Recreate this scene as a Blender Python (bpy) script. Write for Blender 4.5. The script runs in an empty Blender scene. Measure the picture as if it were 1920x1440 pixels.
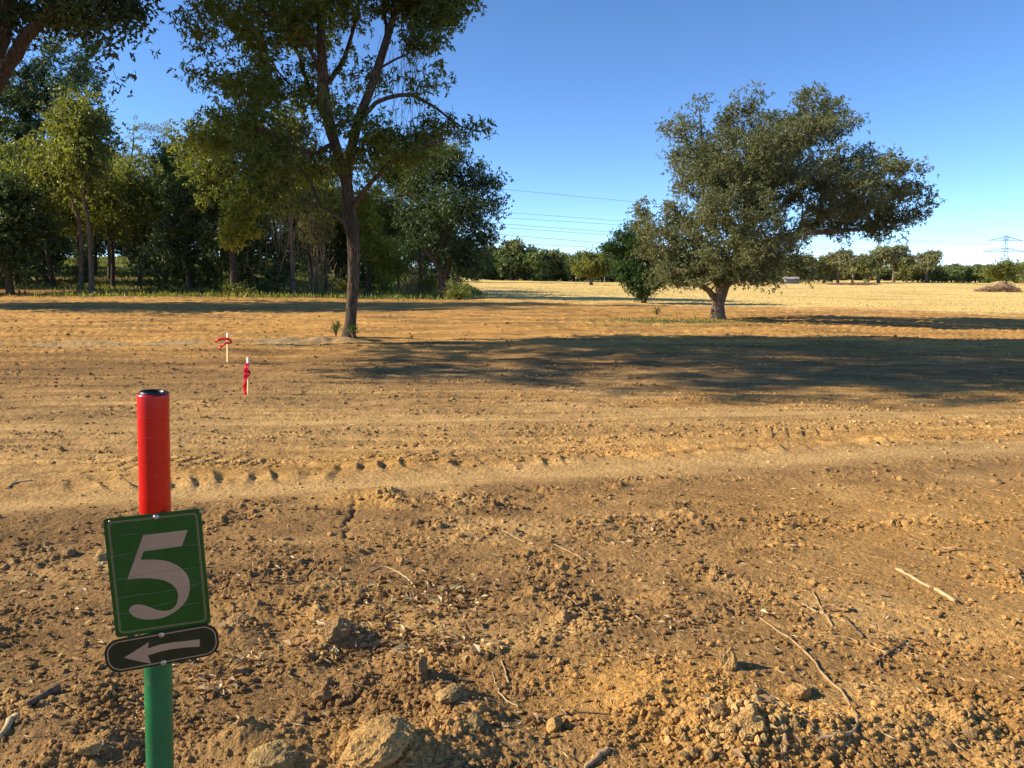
import bpy, math, random
import numpy as np
from mathutils import Vector
random.seed(5); rng = np.random.default_rng(5)
R = math.radians
# ------------------------------------------------------------------ camera, sky, sun, exposure
EYE = 1.55; F = 1443.0; PITCH = math.atan((720-515)/F)
SUN_EL = R(28.5); SUN_V = Vector((-1, 0, 0))      # towards the sun (horizontal)
scene = bpy.context.scene
col = bpy.data.collections.new("place"); scene.collection.children.link(col)
cam = bpy.data.objects.new("camera", bpy.data.cameras.new("camera")); col.objects.link(cam)
cam.data.sensor_width = 36; cam.data.lens = F/1920*36; cam.data.clip_start = 0.05; cam.data.clip_end = 6000
cam.location = (0, 0, EYE); cam.rotation_euler = (math.pi/2-PITCH, 0, 0); scene.camera = cam
w = bpy.data.worlds.new("World"); scene.world = w; w.use_nodes = True
nt = w.node_tree; nt.nodes.clear()
sky = nt.nodes.new('ShaderNodeTexSky'); sky.sky_type = 'NISHITA'; sky.sun_disc = False
sky.sun_elevation = SUN_EL; sky.sun_rotation = R(270); sky.air_density = 0.5; sky.dust_density = 0.0; sky.ozone_density = 3.0
sky.altitude = 200
bgn = nt.nodes.new('ShaderNodeBackground'); bgn.inputs[1].default_value = 0.15
out = nt.nodes.new('ShaderNodeOutputWorld')
hsv = nt.nodes.new('ShaderNodeHueSaturation'); hsv.inputs['Saturation'].default_value = 1.1; nt.links.new(sky.outputs[0], hsv.inputs['Color']); nt.links.new(hsv.outputs[0], bgn.inputs[0]); nt.links.new(bgn.outputs[0], out.inputs[0])
sd = bpy.data.lights.new("sun", 'SUN'); sd.energy = 5.0; sd.angle = R(0.55); sd.color = (1, .86, .64)
sun = bpy.data.objects.new("sun", sd); col.objects.link(sun)
to_sun = Vector((SUN_V.x*math.cos(SUN_EL), SUN_V.y*math.cos(SUN_EL), math.sin(SUN_EL)))
sun.rotation_euler = to_sun.to_track_quat('Z', 'Y').to_euler()
sun.location = (0, 0, 30)
scene.view_settings.view_transform = 'Standard'; scene.view_settings.look = 'None'
scene.view_settings.exposure = 0.80; scene.view_settings.gamma = 1
scene.render.engine = 'CYCLES'
scene.cycles.max_bounces = 6; scene.cycles.transparent_max_bounces = 4

# ------------------------------------------------------------------ helpers
cp, sp_ = math.cos(PITCH), math.sin(PITCH)
def ray(px, py):
    u = (px-960)/F; v = (720-py)/F
    return np.array([u, cp+v*sp_, -sp_+v*cp])
def at_ground(px, py):
    d = ray(px, py); t = EYE/-d[2]; p = d*t
    for _ in range(12):
        z = float(ground(np.array([p[0]]), np.array([p[1]]), coarse=True)[0]); t = (z-EYE)/d[2]; p = d*t
    return np.array([p[0], p[1], z])
def at_depth(px, py, Y):
    d = ray(px, py); t = Y/d[1]; return np.array([d[0]*t, Y, EYE+d[2]*t])

def _h(ix, iy, iz, s):
    n = (ix.astype(np.int64)*374761393 + iy.astype(np.int64)*668265263 + iz.astype(np.int64)*2147483647 + s*974634777)
    n = (n ^ (n >> 13)) * 1274126177
    n = n & 0xffffffff
    return ((n ^ (n >> 16)) & 0xffff) / 65535.0
def noise2(x, y, s=0):
    x = np.asarray(x, float); y = np.asarray(y, float)
    ix = np.floor(x); iy = np.floor(y); fx = x-ix; fy = y-iy
    z = np.zeros_like(ix); u = fx*fx*fx*(fx*(fx*6-15)+10); v = fy*fy*fy*(fy*(fy*6-15)+10)
    def g(dx, dy):
        a = _h(ix+dx, iy+dy, z, s)*2*np.pi
        return np.cos(a)*(fx-dx) + np.sin(a)*(fy-dy)
    a = g(0,0)*(1-u)+g(1,0)*u; b = g(0,1)*(1-u)+g(1,1)*u
    return (a*(1-v)+b*v)*1.5
def fbm(x, y, s=0, o=3, g=.5):
    t = 0; a = 1.0
    for i in range(o):
        t = t + a*noise2(x*2**i+i*7.3, y*2**i-i*3.1, s+i); a *= g
    return t
def clods(x, y, cell, s=0, dens=.6, rmin=.2, rmax=.62):
    """rounded lumps: height of the tallest one over each point"""
    gx = x/cell; gy = y/cell; ix = np.floor(gx); iy = np.floor(gy); z = np.zeros_like(ix); h = np.zeros_like(gx)
    for dx in (-1, 0, 1):
        for dy in (-1, 0, 1):
            cx = ix+dx; cy = iy+dy
            px = cx+_h(cx, cy, z, s); py = cy+_h(cx, cy, z+1, s)
            r = (rmin+(rmax-rmin)*_h(cx, cy, z+2, s)**2)*(_h(cx, cy, z+3, s) < dens)
            q = 1-((gx-px)**2*(.7+.6*_h(cx,cy,z+4,s))+(gy-py)**2)/np.maximum(r, 1e-3)**2
            h = np.maximum(h, np.sqrt(np.maximum(q, 0))*r)
    return h*cell
def sst(a, b, x):
    t = np.clip((x-a)/(b-a), 0, 1); return t*t*(3-2*t)
def band(x, c, w): return np.exp(-((x-c)/w)**2)
def TRK(x): return 5.96+.19*x-.012*x*x*(x < 0)
def rough_mask(x, y):
    m = 1-sst(-.62, -.22, y-TRK(x))
    m = m*(.42+.8*sst(-.25, .45, fbm(x/.8, y/.55, 41, 2)))
    m = m*(1-.6*sst(.5, 1.8, x)*sst(2.55, 3.0, y))
    return m
BUMPS = [(720,1425,.26,.16,.11),(515,1430,.2,.13,.075),(880,1370,.16,.22,.06),(965,1395,.1,.1,.03),(600,1395,.2,.12,.05),(420,1420,.18,.1,.07),
         (150,1420,.28,.12,.055),(640,1190,.16,.12,.07),(690,930,.35,.13,.06),(790,1265,.14,.09,.04),(835,1320,.12,.1,.05),(60,1390,.2,.1,.04),
         (1290,1330,.28,.2,.05),(1440,1390,.3,.15,.06),(440,1195,.2,.12,.035),(1080,1400,.2,.1,.03)]
def ground(x, y, coarse=False):
    x = np.asarray(x, float); y = np.asarray(y, float)
    r = np.hypot(x, y)
    h = -.016*np.clip(x-3, 0, 34)*sst(7, 14, y)*(1-.25*sst(50, 120, y))
    h = h+4.2*sst(46, 135, y)*sst(3, 44, -x)+.25*sst(30, 60, y)*sst(2, 25, -x)
    h = h+.05*noise2(x/5, y/4, 1)*sst(2, 8, y)+.5*noise2(x/60, y/50, 2)*sst(60, 200, y)
    h = h+.03*noise2(x/1.3, y/.9, 3)
    for bx, by, sx, sy, bh in BW:
        h = h+bh*np.exp(-(((x-bx)/sx)**2+((y-by)/sy)**2)**1.5)
    # bottom right berm
    lx = y-(2.36+.14*(x-.9)); h = h+.05*band(lx, .03, .10)*sst(.4, 1.0, x)*(.7+.5*noise2(x/.15, y/.15, 9))
    if coarse: return h
    d = y-TRK(x); n1 = noise2(x/.35, y/.25, 4)
    rm = rough_mask(x, y); out = 1-sst(9, 16, r)
    h = h+rm*(.022*n1+.014*noise2(x/.14, y/.11, 5))
    # clumps of broken soil
    cm = rm*sst(-.05, .35, fbm(x/.5, y/.4, 77, 2))*(y < 9)
    ridge = band(y, 4.58+.03*x, .13)*sst(.3, .9, x)*(1-sst(2.4, 3.4, x))
    ridge2 = band(y, TRK(x)-.5, .1)*sst(.0, .8, x)*.6
    cm = np.clip(cm+ridge+ridge2+.7*band(lx, .02, .12)*sst(.2, .9, x), 0, 1.2)
    near = y < 9
    c = np.zeros_like(h)
    if near.any():
        xn = x[near]+.015*noise2(x[near]/.04, y[near]/.04, 14); yn = y[near]+.015*noise2(x[near]/.04, y[near]/.04, 15)
        c[near] = (.55*clods(xn, yn, .10, 1, .5)+.6*clods(xn, yn, .045, 2, .65)+.6*clods(xn, yn, .02, 3, .7))*cm[near]\
                  + .45*clods(xn, yn, .028, 6, .35)*rm[near]
    h = h+c
    # grain
    fine = np.exp(-r/7)
    h = h+fine*(.0055*fbm(x/.035, y/.03, 20, 2)+.0022*fbm(x/.010, y/.010, 22, 1))*(.5+.8*rm)
    # drag lines left by the blade
    mid = sst(-.2, .3, d)*(1-sst(45, 80, r))*(1-.75*band(d, .05, .25))*(1-.7*band(y, 8.15+.09*x, .3))
    ang = .05
    ya = y-ang*x+.12*noise2(x/3, y/3, 30)
    amp = .013+.016*sst(9, 22, r)
    h = h+mid*amp*(fbm(x/2.2, ya/.09, 31, 3)+.8*fbm(x/4, ya/.35, 33, 2))
    h = h+mid*.012*(1-.8*sst(9, 18, r))*fbm(x/.22, y/.13, 35, 3)+mid*.017*sst(9, 18, r)*fbm(x/.9, y/.42, 36, 2)
    cz = sst(.15, .55, fbm(x/1.6, ya/.35, 37, 2))*mid*out*1.0
    h = h+cz*.02*np.abs(fbm(x/.09, y/.07, 38, 2))
    # wheel track with tread marks on its far edge
    sm = band(d, 0, .28); h = h-.035*sm
    tr = band(d, .42, .17)*sst(-3.6, -2.9, x)*(1-sst(3.4, 4.4, x))
    sw = np.mod(x/.205+(d-.42)*2.3+.55*noise2(x/.5, y/.4, 50), 1)
    h = h+tr*.048*(np.minimum(sw/.72, (1-sw)/.28)-.45)*(.25+1.5*np.clip(noise2(x/.45, y/.25, 51)+.25, 0, 1))
    for q, (yy, dp, sl) in enumerate([(8.75, .016, .09), (9.5, .022, .06), (10.6, .026, .09), (11.5, .022, .07), (12.9, .03, .05), (15.0, .035, .06), (20.5, .05, .03), (22.6, .05, .03), (25.0, .06, .02), (28.5, .07, .02), (31.5, .07, .02)]):
        yc = yy+sl*x+.10*noise2(x/2.5, yy+0*x, 90+q)*yy/9; wdt = .045*yy/9
        h = h-dp*sst(-.25, .25, noise2(x/1.8, y*0+q, 110+q)+.15)*(band(y, yc, wdt)-.55*band(y, yc-wdt*1.7, wdt))
    tr2 = band(d, .95, .2); sw2 = np.mod(x/.16-(d)*2.0, 1); h = h+tr2*.020*(sw2-.5)*sst(0, .4, noise2(x/1.1, y/.6, 53)+.1)
    h = h-.035*band(y, 7.62+.05*x, .06)*sst(-3.6, -3, x)*(.6+.5*noise2(x/.5, y, 55))+.02*band(y, 7.48+.05*x, .06)
    # blade lines across the near right
    h = h+.010*sst(.6, 1.6, x)*(1-sst(5, 5.6, y))*(np.mod(x*.9+y*1.1+.2*noise2(x, y, 57), .42)/.42 > .93)*(-1)
    # diagonal furrow
    fx = x-(-1.02-(y-4.6)*.12-.0); h = h-.016*band(fx+.03*noise2(x/.1, y/.1, 56), 0, .018)*sst(4.35, 4.5, y)*(1-sst(5.0, 5.3, y))
    # sandy trench beyond the stakes
    tq = band(y, 17.6+.02*x, .38)*sst(3.4, 4.6, -x); h = h-.10*tq+.05*band(y, 18.3+.02*x, .25)*sst(3.2, 4.6, -x)*(.6+noise2(x/.6, y/.3, 60))
    h = h+.10*np.abs(noise2(x/.7, y/.5, 61))*band(y, 18.0, .8)*sst(.2, -1, x+3.2)*sst(-6.5, -5, x)
    h = h+(.04*np.abs(fbm(x/.35, y/.6, 62, 2)))*sst(13, 20, r)*(1-sst(40, 60, r))*sst(0, .4, fbm(x/4, y/1.2, 63, 2))
    return h
BW = []
for px, py, sx, sy, bh in BUMPS:
    d = ray(px, py); t = EYE/-d[2]; BW.append((d[0]*t, d[1]*t, sx*.8, sy*.8, bh))

def gz(x, y): return float(ground(np.array([x]), np.array([y]))[0])

def tag(o, label=None, cat=None, group=None, kind=None):
    if label: o['label'] = label
    if cat: o['category'] = cat
    if group: o['group'] = group
    if kind: o['kind'] = kind
    return o
def empty(name, loc, rz=0):
    o = bpy.data.objects.new(name, None); col.objects.link(o); o.location = loc; o.rotation_euler.z = rz; o.empty_display_size = .2
    return o
def link(name, me, mat, parent=None, loc=None):
    if mat is not None and not me.materials: me.materials.append(mat)
    o = bpy.data.objects.new(name, me); col.objects.link(o)
    if parent is not None: o.parent = parent
    if loc is not None: o.location = loc
    return o
def np_mesh(name, v, f, smooth=False):
    """v Nx3, f MxK of one size"""
    v = np.asarray(v, np.float32); f = np.asarray(f, np.int32); k = f.shape[1]
    me = bpy.data.meshes.new(name); me.vertices.add(len(v)); me.vertices.foreach_set('co', v.ravel())
    me.loops.add(f.size); me.loops.foreach_set('vertex_index', f.ravel())
    me.polygons.add(len(f)); me.polygons.foreach_set('loop_start', np.arange(0, f.size, k, dtype=np.int32))
    me.polygons.foreach_set('loop_total', np.full(len(f), k, np.int32))
    me.polygons.foreach_set('use_smooth', np.full(len(f), smooth))
    me.update(); me.validate(); return me
def vcol(me, name, c):
    a = me.color_attributes.new(name, 'FLOAT_COLOR', 'POINT')
    c = np.column_stack([c, np.ones(len(c))]) if c.shape[1] == 3 else c
    a.data.foreach_set('color', c.astype(np.float32).ravel())

# ------------------------------------------------------------------ materials
def newmat(name):
    m = bpy.data.materials.new(name); m.use_nodes = True; n = m.node_tree; b = n.nodes['Principled BSDF']; return m, n, b
def N(n, t, **k):
    x = n.nodes.new(t)
    for a, v in k.items():
        if a.startswith('i_'):
            kk = a[2:]; x.inputs[int(kk) if kk.isdigit() else kk.replace('_', ' ')].default_value = v
        else: setattr(x, a, v)
    return x
def ramp(n, fac, stops):
    r = n.nodes.new('ShaderNodeValToRGB'); e = r.color_ramp.elements
    while len(e) < len(stops): e.new(.5)
    for i, (p, c) in enumerate(stops): e[i].position = p; e[i].color = (*c, 1)
    n.links.new(fac, r.inputs[0]); return r.outputs[0]
def bump(n, b, h, s, d):
    x = N(n, 'ShaderNodeBump', i_Strength=s, i_Distance=d); n.links.new(h, x.inputs['Height']); n.links.new(x.outputs[0], b.inputs['Normal'])
def flat(name, c, rough=.6, metal=0, spec=.4, var=.12, scale=30, bmp=0, bd=.002):
    m, n, b = newmat(name)
    t = N(n, 'ShaderNodeTexCoord'); z = N(n, 'ShaderNodeTexNoise', i_Scale=scale, i_Detail=4); n.links.new(t.outputs['Object'], z.inputs['Vector'])
    c = np.array(c); o = ramp(n, z.outputs['Fac'], [(.3, tuple(c*(1-var))), (.7, tuple(np.minimum(c*(1+var), 1)))])
    n.links.new(o, b.inputs['Base Color']); b.inputs['Roughness'].default_value = rough; b.inputs['Metallic'].default_value = metal
    b.inputs['Specular IOR Level'].default_value = spec
    if bmp: bump(n, b, z.outputs['Fac'], bmp, bd)
    return m
def grime(m, c, lo=.60, hi=.72, scale=9, amt=.7):
    n = m.node_tree; b = n.nodes['Principled BSDF']; old = b.inputs['Base Color'].links[0].from_socket
    t = N(n, 'ShaderNodeTexCoord'); z = N(n, 'ShaderNodeTexNoise', i_Scale=scale, i_Detail=9, i_Roughness=.75); n.links.new(t.outputs['Object'], z.inputs['Vector'])
    r = ramp(n, z.outputs['Fac'], [(lo, (0, 0, 0)), (hi, (amt, amt, amt))]); x = N(n, 'ShaderNodeMix', data_type='RGBA')
    n.links.new(r, x.inputs['Factor']); n.links.new(old, x.inputs['A']); x.inputs['B'].default_value = (*c, 1); n.links.new(x.outputs['Result'], b.inputs['Base Color'])
    y = N(n, 'ShaderNodeMath', operation='MULTIPLY_ADD'); y.inputs[1].default_value = .4; y.inputs[2].default_value = b.inputs['Roughness'].default_value; n.links.new(r, y.inputs[0]); n.links.new(y.outputs[0], b.inputs['Roughness']); return m
def leafmat(name, dark, light, accent=None, acc_amt=.08, trans=.38, scale=.6, gloss=.45):
    m, n, b = newmat(name)
    g = N(n, 'ShaderNodeNewGeometry'); t = N(n, 'ShaderNodeTexCoord')
    z = N(n, 'ShaderNodeTexNoise', i_Scale=scale, i_Detail=2); n.links.new(t.outputs['Object'], z.inputs['Vector'])
    mx = N(n, 'ShaderNodeMath', operation='MULTIPLY_ADD'); mx.inputs[1].default_value = .45
    n.links.new(g.outputs['Random Per Island'], mx.inputs[0])
    s = N(n, 'ShaderNodeMath', operation='MULTIPLY_ADD'); s.inputs[1].default_value = 1.5; s.inputs[2].default_value = -.48
    n.links.new(z.outputs['Fac'], s.inputs[0]); n.links.new(s.outputs[0], mx.inputs[2])
    c = ramp(n, mx.outputs[0], [(.1, dark), (.85, light)])
    if accent:
        gt = N(n, 'ShaderNodeMath', operation='GREATER_THAN'); gt.inputs[1].default_value = 1-acc_amt; n.links.new(g.outputs['Random Per Island'], gt.inputs[0])
        mm = N(n, 'ShaderNodeMix', data_type='RGBA'); n.links.new(gt.outputs[0], mm.inputs['Factor']); n.links.new(c, mm.inputs['A']); mm.inputs['B'].default_value = (*accent, 1); c = mm.outputs['Result']
    n.links.new(c, b.inputs['Base Color']); b.inputs['Roughness'].default_value = gloss; b.inputs['Specular IOR Level'].default_value = .35
    tr = N(n, 'ShaderNodeBsdfTranslucent'); hs = N(n, 'ShaderNodeMix', data_type='RGBA', blend_type='MULTIPLY'); hs.inputs['Factor'].default_value = 1
    n.links.new(c, hs.inputs['A']); hs.inputs['B'].default_value = (1.9, 1.9, .7, 1); n.links.new(hs.outputs['Result'], tr.inputs[0])
    ms = N(n, 'ShaderNodeMixShader'); ms.inputs[0].default_value = trans
    n.links.new(b.outputs[0], ms.inputs[1]); n.links.new(tr.outputs[0], ms.inputs[2]); n.links.new(ms.outputs[0], n.nodes['Material Output'].inputs[0])
    return m
def barkmat(name, a, c2, sc=6):
    m, n, b = newmat(name); t = N(n, 'ShaderNodeTexCoord'); mp = N(n, 'ShaderNodeMapping'); mp.inputs['Scale'].default_value = (1, 1, .22)
    n.links.new(t.outputs['Object'], mp.inputs[0])
    z = N(n, 'ShaderNodeTexNoise', i_Scale=sc*3, i_Detail=5, i_Roughness=.7); n.links.new(mp.outputs[0], z.inputs['Vector'])
    vr = N(n, 'ShaderNodeTexVoronoi', i_Scale=sc*4); n.links.new(mp.outputs[0], vr.inputs['Vector'])
    ml = N(n, 'ShaderNodeMath', operation='MULTIPLY'); n.links.new(z.outputs['Fac'], ml.inputs[0]); n.links.new(vr.outputs['Distance'], ml.inputs[1])
    ad = N(n, 'ShaderNodeMath', operation='ADD'); n.links.new(ml.outputs[0], ad.inputs[0]); n.links.new(z.outputs['Fac'], ad.inputs[1])
    n.links.new(ramp(n, ad.outputs[0], [(.4, a), (.95, c2)]), b.inputs['Base Color']); b.inputs['Roughness'].default_value = .9; b.inputs['Specular IOR Level'].default_value = .15
    bump(n, b, ad.outputs[0], .9, .04); return m
def soilmat():
    m, n, b = newmat('soil'); at = N(n, 'ShaderNodeAttribute', attribute_name='soil')
    t = N(n, 'ShaderNodeTexCoord')
    z1 = N(n, 'ShaderNodeTexNoise', i_Scale=55, i_Detail=6, i_Roughness=.75); n.links.new(t.outputs['Object'], z1.inputs['Vector'])
    z2 = N(n, 'ShaderNodeTexNoise', i_Scale=4, i_Detail=8, i_Roughness=.7); n.links.new(t.outputs['Object'], z2.inputs['Vector'])
    v = N(n, 'ShaderNodeTexVoronoi', i_Scale=130); n.links.new(t.outputs['Object'], v.inputs['Vector'])
    v2 = N(n, 'ShaderNodeTexVoronoi', i_Scale=28); n.links.new(t.outputs['Object'], v2.inputs['Vector'])
    sp = ramp(n, z1.outputs['Fac'], [(.3, (.50, .47, .44)), (.5, (.98, .98, .98)), (.72, (1.5, 1.46, 1.36))])
    sq = ramp(n, z2.outputs['Fac'], [(.3, (.8, .78, .76)), (.7, (1.2, 1.2, 1.2))])
    a = N(n, 'ShaderNodeMix', data_type='RGBA', blend_type='MULTIPLY'); a.inputs['Factor'].default_value = 1
    n.links.new(at.outputs['Color'], a.inputs['A']); n.links.new(sp, a.inputs['B'])
    c = N(n, 'ShaderNodeMix', data_type='RGBA', blend_type='MULTIPLY'); c.inputs['Factor'].default_value = 1
    n.links.new(a.outputs['Result'], c.inputs['A']); n.links.new(sq, c.inputs['B'])
    n.links.new(c.outputs['Result'], b.inputs['Base Color'])
    b.inputs['Roughness'].default_value = .95; b.inputs['Specular IOR Level'].default_value = .08
    b1 = N(n, 'ShaderNodeBump', i_Strength=.85, i_Distance=.014); n.links.new(z1.outputs['Fac'], b1.inputs['Height'])
    iv = N(n, 'ShaderNodeMath', operation='MULTIPLY'); iv.inputs[1].default_value = -1; n.links.new(v.outputs['Distance'], iv.inputs[0])
    b2 = N(n, 'ShaderNodeBump', i_Strength=.6, i_Distance=.006); n.links.new(iv.outputs[0], b2.inputs['Height']); n.links.new(b1.outputs[0], b2.inputs['Normal'])
    iw = N(n, 'ShaderNodeMath', operation='MULTIPLY'); iw.inputs[1].default_value = -1; n.links.new(v2.outputs['Distance'], iw.inputs[0])
    b3 = N(n, 'ShaderNodeBump', i_Strength=.35, i_Distance=.02); n.links.new(iw.outputs[0], b3.inputs['Height']); n.links.new(b2.outputs[0], b3.inputs['Normal'])
    n.links.new(b3.outputs[0], b.inputs['Normal']); return m
SOIL = soilmat()
CLOD = flat('clod', (.40, .25, .105), .95, spec=.08, var=.3, scale=25, bmp=.9, bd=.012)
CLODL = flat('clod_ochre', (.52, .33, .13), .95, spec=.08, var=.25, scale=25, bmp=.9, bd=.012)
ROCKL = flat('pale_stone', (.52, .43, .24), .9, spec=.15, var=.2, scale=20, bmp=.8, bd=.01)
TWIG = flat('twig', (.36, .25, .13), .8, spec=.2, var=.25, scale=40)
TWIGP = flat('pale_root', (.46, .34, .185), .8, spec=.2, var=.2, scale=40)
TWIGD = flat('dark_twig', (.17, .11, .06), .85, spec=.2, var=.3, scale=40)
BARK = barkmat('bark', (.022, .016, .012), (.15, .108, .07))
BARKP = barkmat('pale_bark', (.05, .038, .028), (.24, .185, .13), 4)
BARKD = barkmat('dark_bark', (.02, .016, .012), (.10, .075, .055))
LF_PECAN = leafmat('leaf_hero', (0.037, 0.065, 0.015), (0.163, 0.206, 0.035), (.20, .19, .03), .06)
LF_OAK = leafmat('leaf_grey_green', (.075, .096, .042), (.205, .220, .095), (.20, .17, .08), .07, .2)
LF_DARK = leafmat('leaf_dark', (0.029, 0.055, 0.020), (0.090, 0.133, 0.043), None, 0, .2)
LF_OLIVE = leafmat('leaf_olive', (0.072, 0.094, 0.026), (0.234, 0.254, 0.065), (.16, .14, .04), .06)
LF_LIME = leafmat('leaf_lime', (0.086, 0.121, 0.021), (0.253, 0.299, 0.046), (.25, .23, .03), .12)
LF_YEL = leafmat('leaf_yellow', (.10, .12, .015), (.40, .36, .03), (.10, .13, .02), .25, .35, 3)
LF_SAP = leafmat('leaf_fresh', (.03, .07, .02), (.09, .15, .035))
LF_BUSH = leafmat('leaf_bush', (.018, .046, .014), (.065, .125, .028))
GRASS = leafmat('grass_green', (.06, .09, .02), (.20, .23, .05), (.30, .24, .10), .2, .3, .3)
STUB = leafmat('stubble', (.40, .29, .11), (.62, .48, .20), (.18, .20, .06), .1, .15, .2, .8)
DRYL = leafmat('dry_leaf', (.15, .065, .03), (.48, .33, .17), (.60, .48, .29), .22, .2, 12, .7)
STRAW = leafmat('straw', (.30, .21, .10), (.62, .48, .27), None, 0, .1, 8, .7)
VINE = flat('dead_vine', (.12, .092, .06), .9, spec=.1, var=.3, scale=3)

# ------------------------------------------------------------------ ground sheet
def soil_colour(x, y):
    r = np.hypot(x, y); n1 = fbm(x/2.6, y/1.0, 70, 3); n2 = fbm(x/.5, y/.25, 72, 2)
    brown = np.array([.365, .218, .086]); umber = np.array([.192, .114, .052]); ochre = np.array([.575, .322, .096]); tan = np.array([.57, .368, .150])
    gold = np.array([.84, .61, .225]); sand = np.array([.40, .30, .165]); olive = np.array([.30, .29, .10]); forest = np.array([.16, .10, .05])
    def mix(a, b, t): return a*(1-t)[:, None]+b*t[:, None]
    c = mix(np.tile(brown, (len(x), 1)), umber, .52*sst(-.3, .45, n1+.7*n2)); c = mix(c, tan, .5*sst(.15, .6, fbm(x/1.1+9, y/.7, 84, 3))*(y < 6))
    d = y-TRK(x)
    c = mix(c, umber, .35*sst(.5, 2.5, -x)*(1-sst(-.5, 0, d)))
    c = mix(c, ochre, .45*sst(.5, 2.5, x+.5*n1)*(1-sst(5, 6, y)))
    c = mix(c, ochre, .8*band(d, .9, .7)*sst(-.4, .4, n1+.35))
    c = mix(c, tan, .95*band(d, .03, .30)); c = mix(c, tan, .8*band(y, 8.15+.09*x, .28)*sst(-4, -3, x)); c = mix(c, umber, .55*band(y, 7.66+.06*x, .12))
    c = mix(c, tan, .55*sst(.3, 1.2, d)*(1-sst(10, 14, r)))
    c = mix(c, ochre, .7*band(y, 9.4+.1*x, 1.3)*sst(-.2, .5, n1+.12*x)*sst(-2, 1.5, x))
    c = mix(c, ochre, .95*sst(12.5, 19, y)*(1-.35*sst(-.2, .5, n1)))
    c = mix(c, umber, .50*sst(-.05, .45, fbm(x/5, y/1.1, 75, 2))*sst(7, 14, y)*(1-sst(34, 44, y)))
    ys = y-.05*x+.2*noise2(x/4, y/3, 80); st = fbm(x/3.5, ys/.16, 81, 3)
    c = c*(1+.30*np.clip(st, -1, 1)*sst(-.1, .5, d)*(1-.6*sst(45, 70, y)))[:, None]
    c = mix(c, umber, .35*band(y, 10.5+.1*x, 2.6)*(1-sst(1, 6, x))*sst(-.4, .4, n1+.2))
    # orange patch near the loose clods
    for bx, by, s1, s2, a in OP: c = mix(c, ochre*1.05, a*np.exp(-((x-bx)/s1)**2-((y-by)/s2)**2))
    c = mix(c, sand, .9*band(y, 17.9+.02*x, .75)*sst(2.6, 4.4, -x)*sst(-.35, .15, noise2(x/1.5, y/.4, 76)))
    ge = 43+1.4*np.clip(-x, -6, 20)*.5+5*n1
    ge = ge-7*sst(8, 30, x)
    c = mix(c, gold, sst(0, 9, y-ge)*(1-.35*sst(.1, .5, fbm(x/12, y/5, 78, 2))))
    c = mix(c, olive, .28*sst(.12, .4, fbm(x/16+3, y/6, 79, 2))*sst(38, 60, y))
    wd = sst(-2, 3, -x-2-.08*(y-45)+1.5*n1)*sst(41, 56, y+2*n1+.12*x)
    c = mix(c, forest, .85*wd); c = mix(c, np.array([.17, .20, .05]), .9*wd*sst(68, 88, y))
    c = mix(c, np.array([.24, .25, .09]), .8*sst(190, 215, y)*(x < 60))
    tb = np.exp(-((x-5.6)/2.3)**2-((y-26.2)/1.6)**2); c = mix(c, np.array([.22, .21, .09]), .8*tb*sst(-.3, .3, n2+.3))
    return np.clip(c, .01, .9)
OP = []
for px, py, s1, s2, a in [(1180,1300,.35,.22,.9),(730,1420,.16,.1,1),(830,1240,.1,.1,.4),(1400,1350,.3,.2,.7),(1290,1400,.3,.15,.6),(700,940,.4,.15,.5),(560,1150,.12,.08,.3),(1500,1110,.2,.1,.3),(1560,1350,.12,.06,.5)]:
    d = ray(px, py); t = EYE/-d[2]; OP.append((d[0]*t, d[1]*t, s1, s2, a))
rr = [1.45]
while rr[-1] < 3200: rr.append(rr[-1]+.0011*rr[-1]**1.5 if rr[-1] < 150 else rr[-1]*1.05)
rr = np.array([.1, .3, .5, .7, .9, 1.1, 1.25, 1.35]+rr)
th = np.concatenate([np.linspace(R(-41), R(41), 1000), np.linspace(R(41), R(319), 120)[1:-1]])
RR, TH = np.meshgrid(rr, th, indexing='ij'); X = (RR*np.sin(TH)).ravel(); Y = (RR*np.cos(TH)).ravel()
Z = ground(X, Y); nr, nc = len(rr), len(th)
i = np.arange(nr-1)[:, None]*nc; j = np.arange(nc)[None, :]; j2 = (j+1) % nc
fc = np.stack([i+j, i+nc+j, i+nc+j2, i+j2], -1).reshape(-1, 4)[:, ::-1]
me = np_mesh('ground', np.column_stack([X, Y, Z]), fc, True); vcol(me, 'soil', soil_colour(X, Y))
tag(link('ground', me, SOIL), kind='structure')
del RR, TH, X, Y, Z, fc

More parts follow.
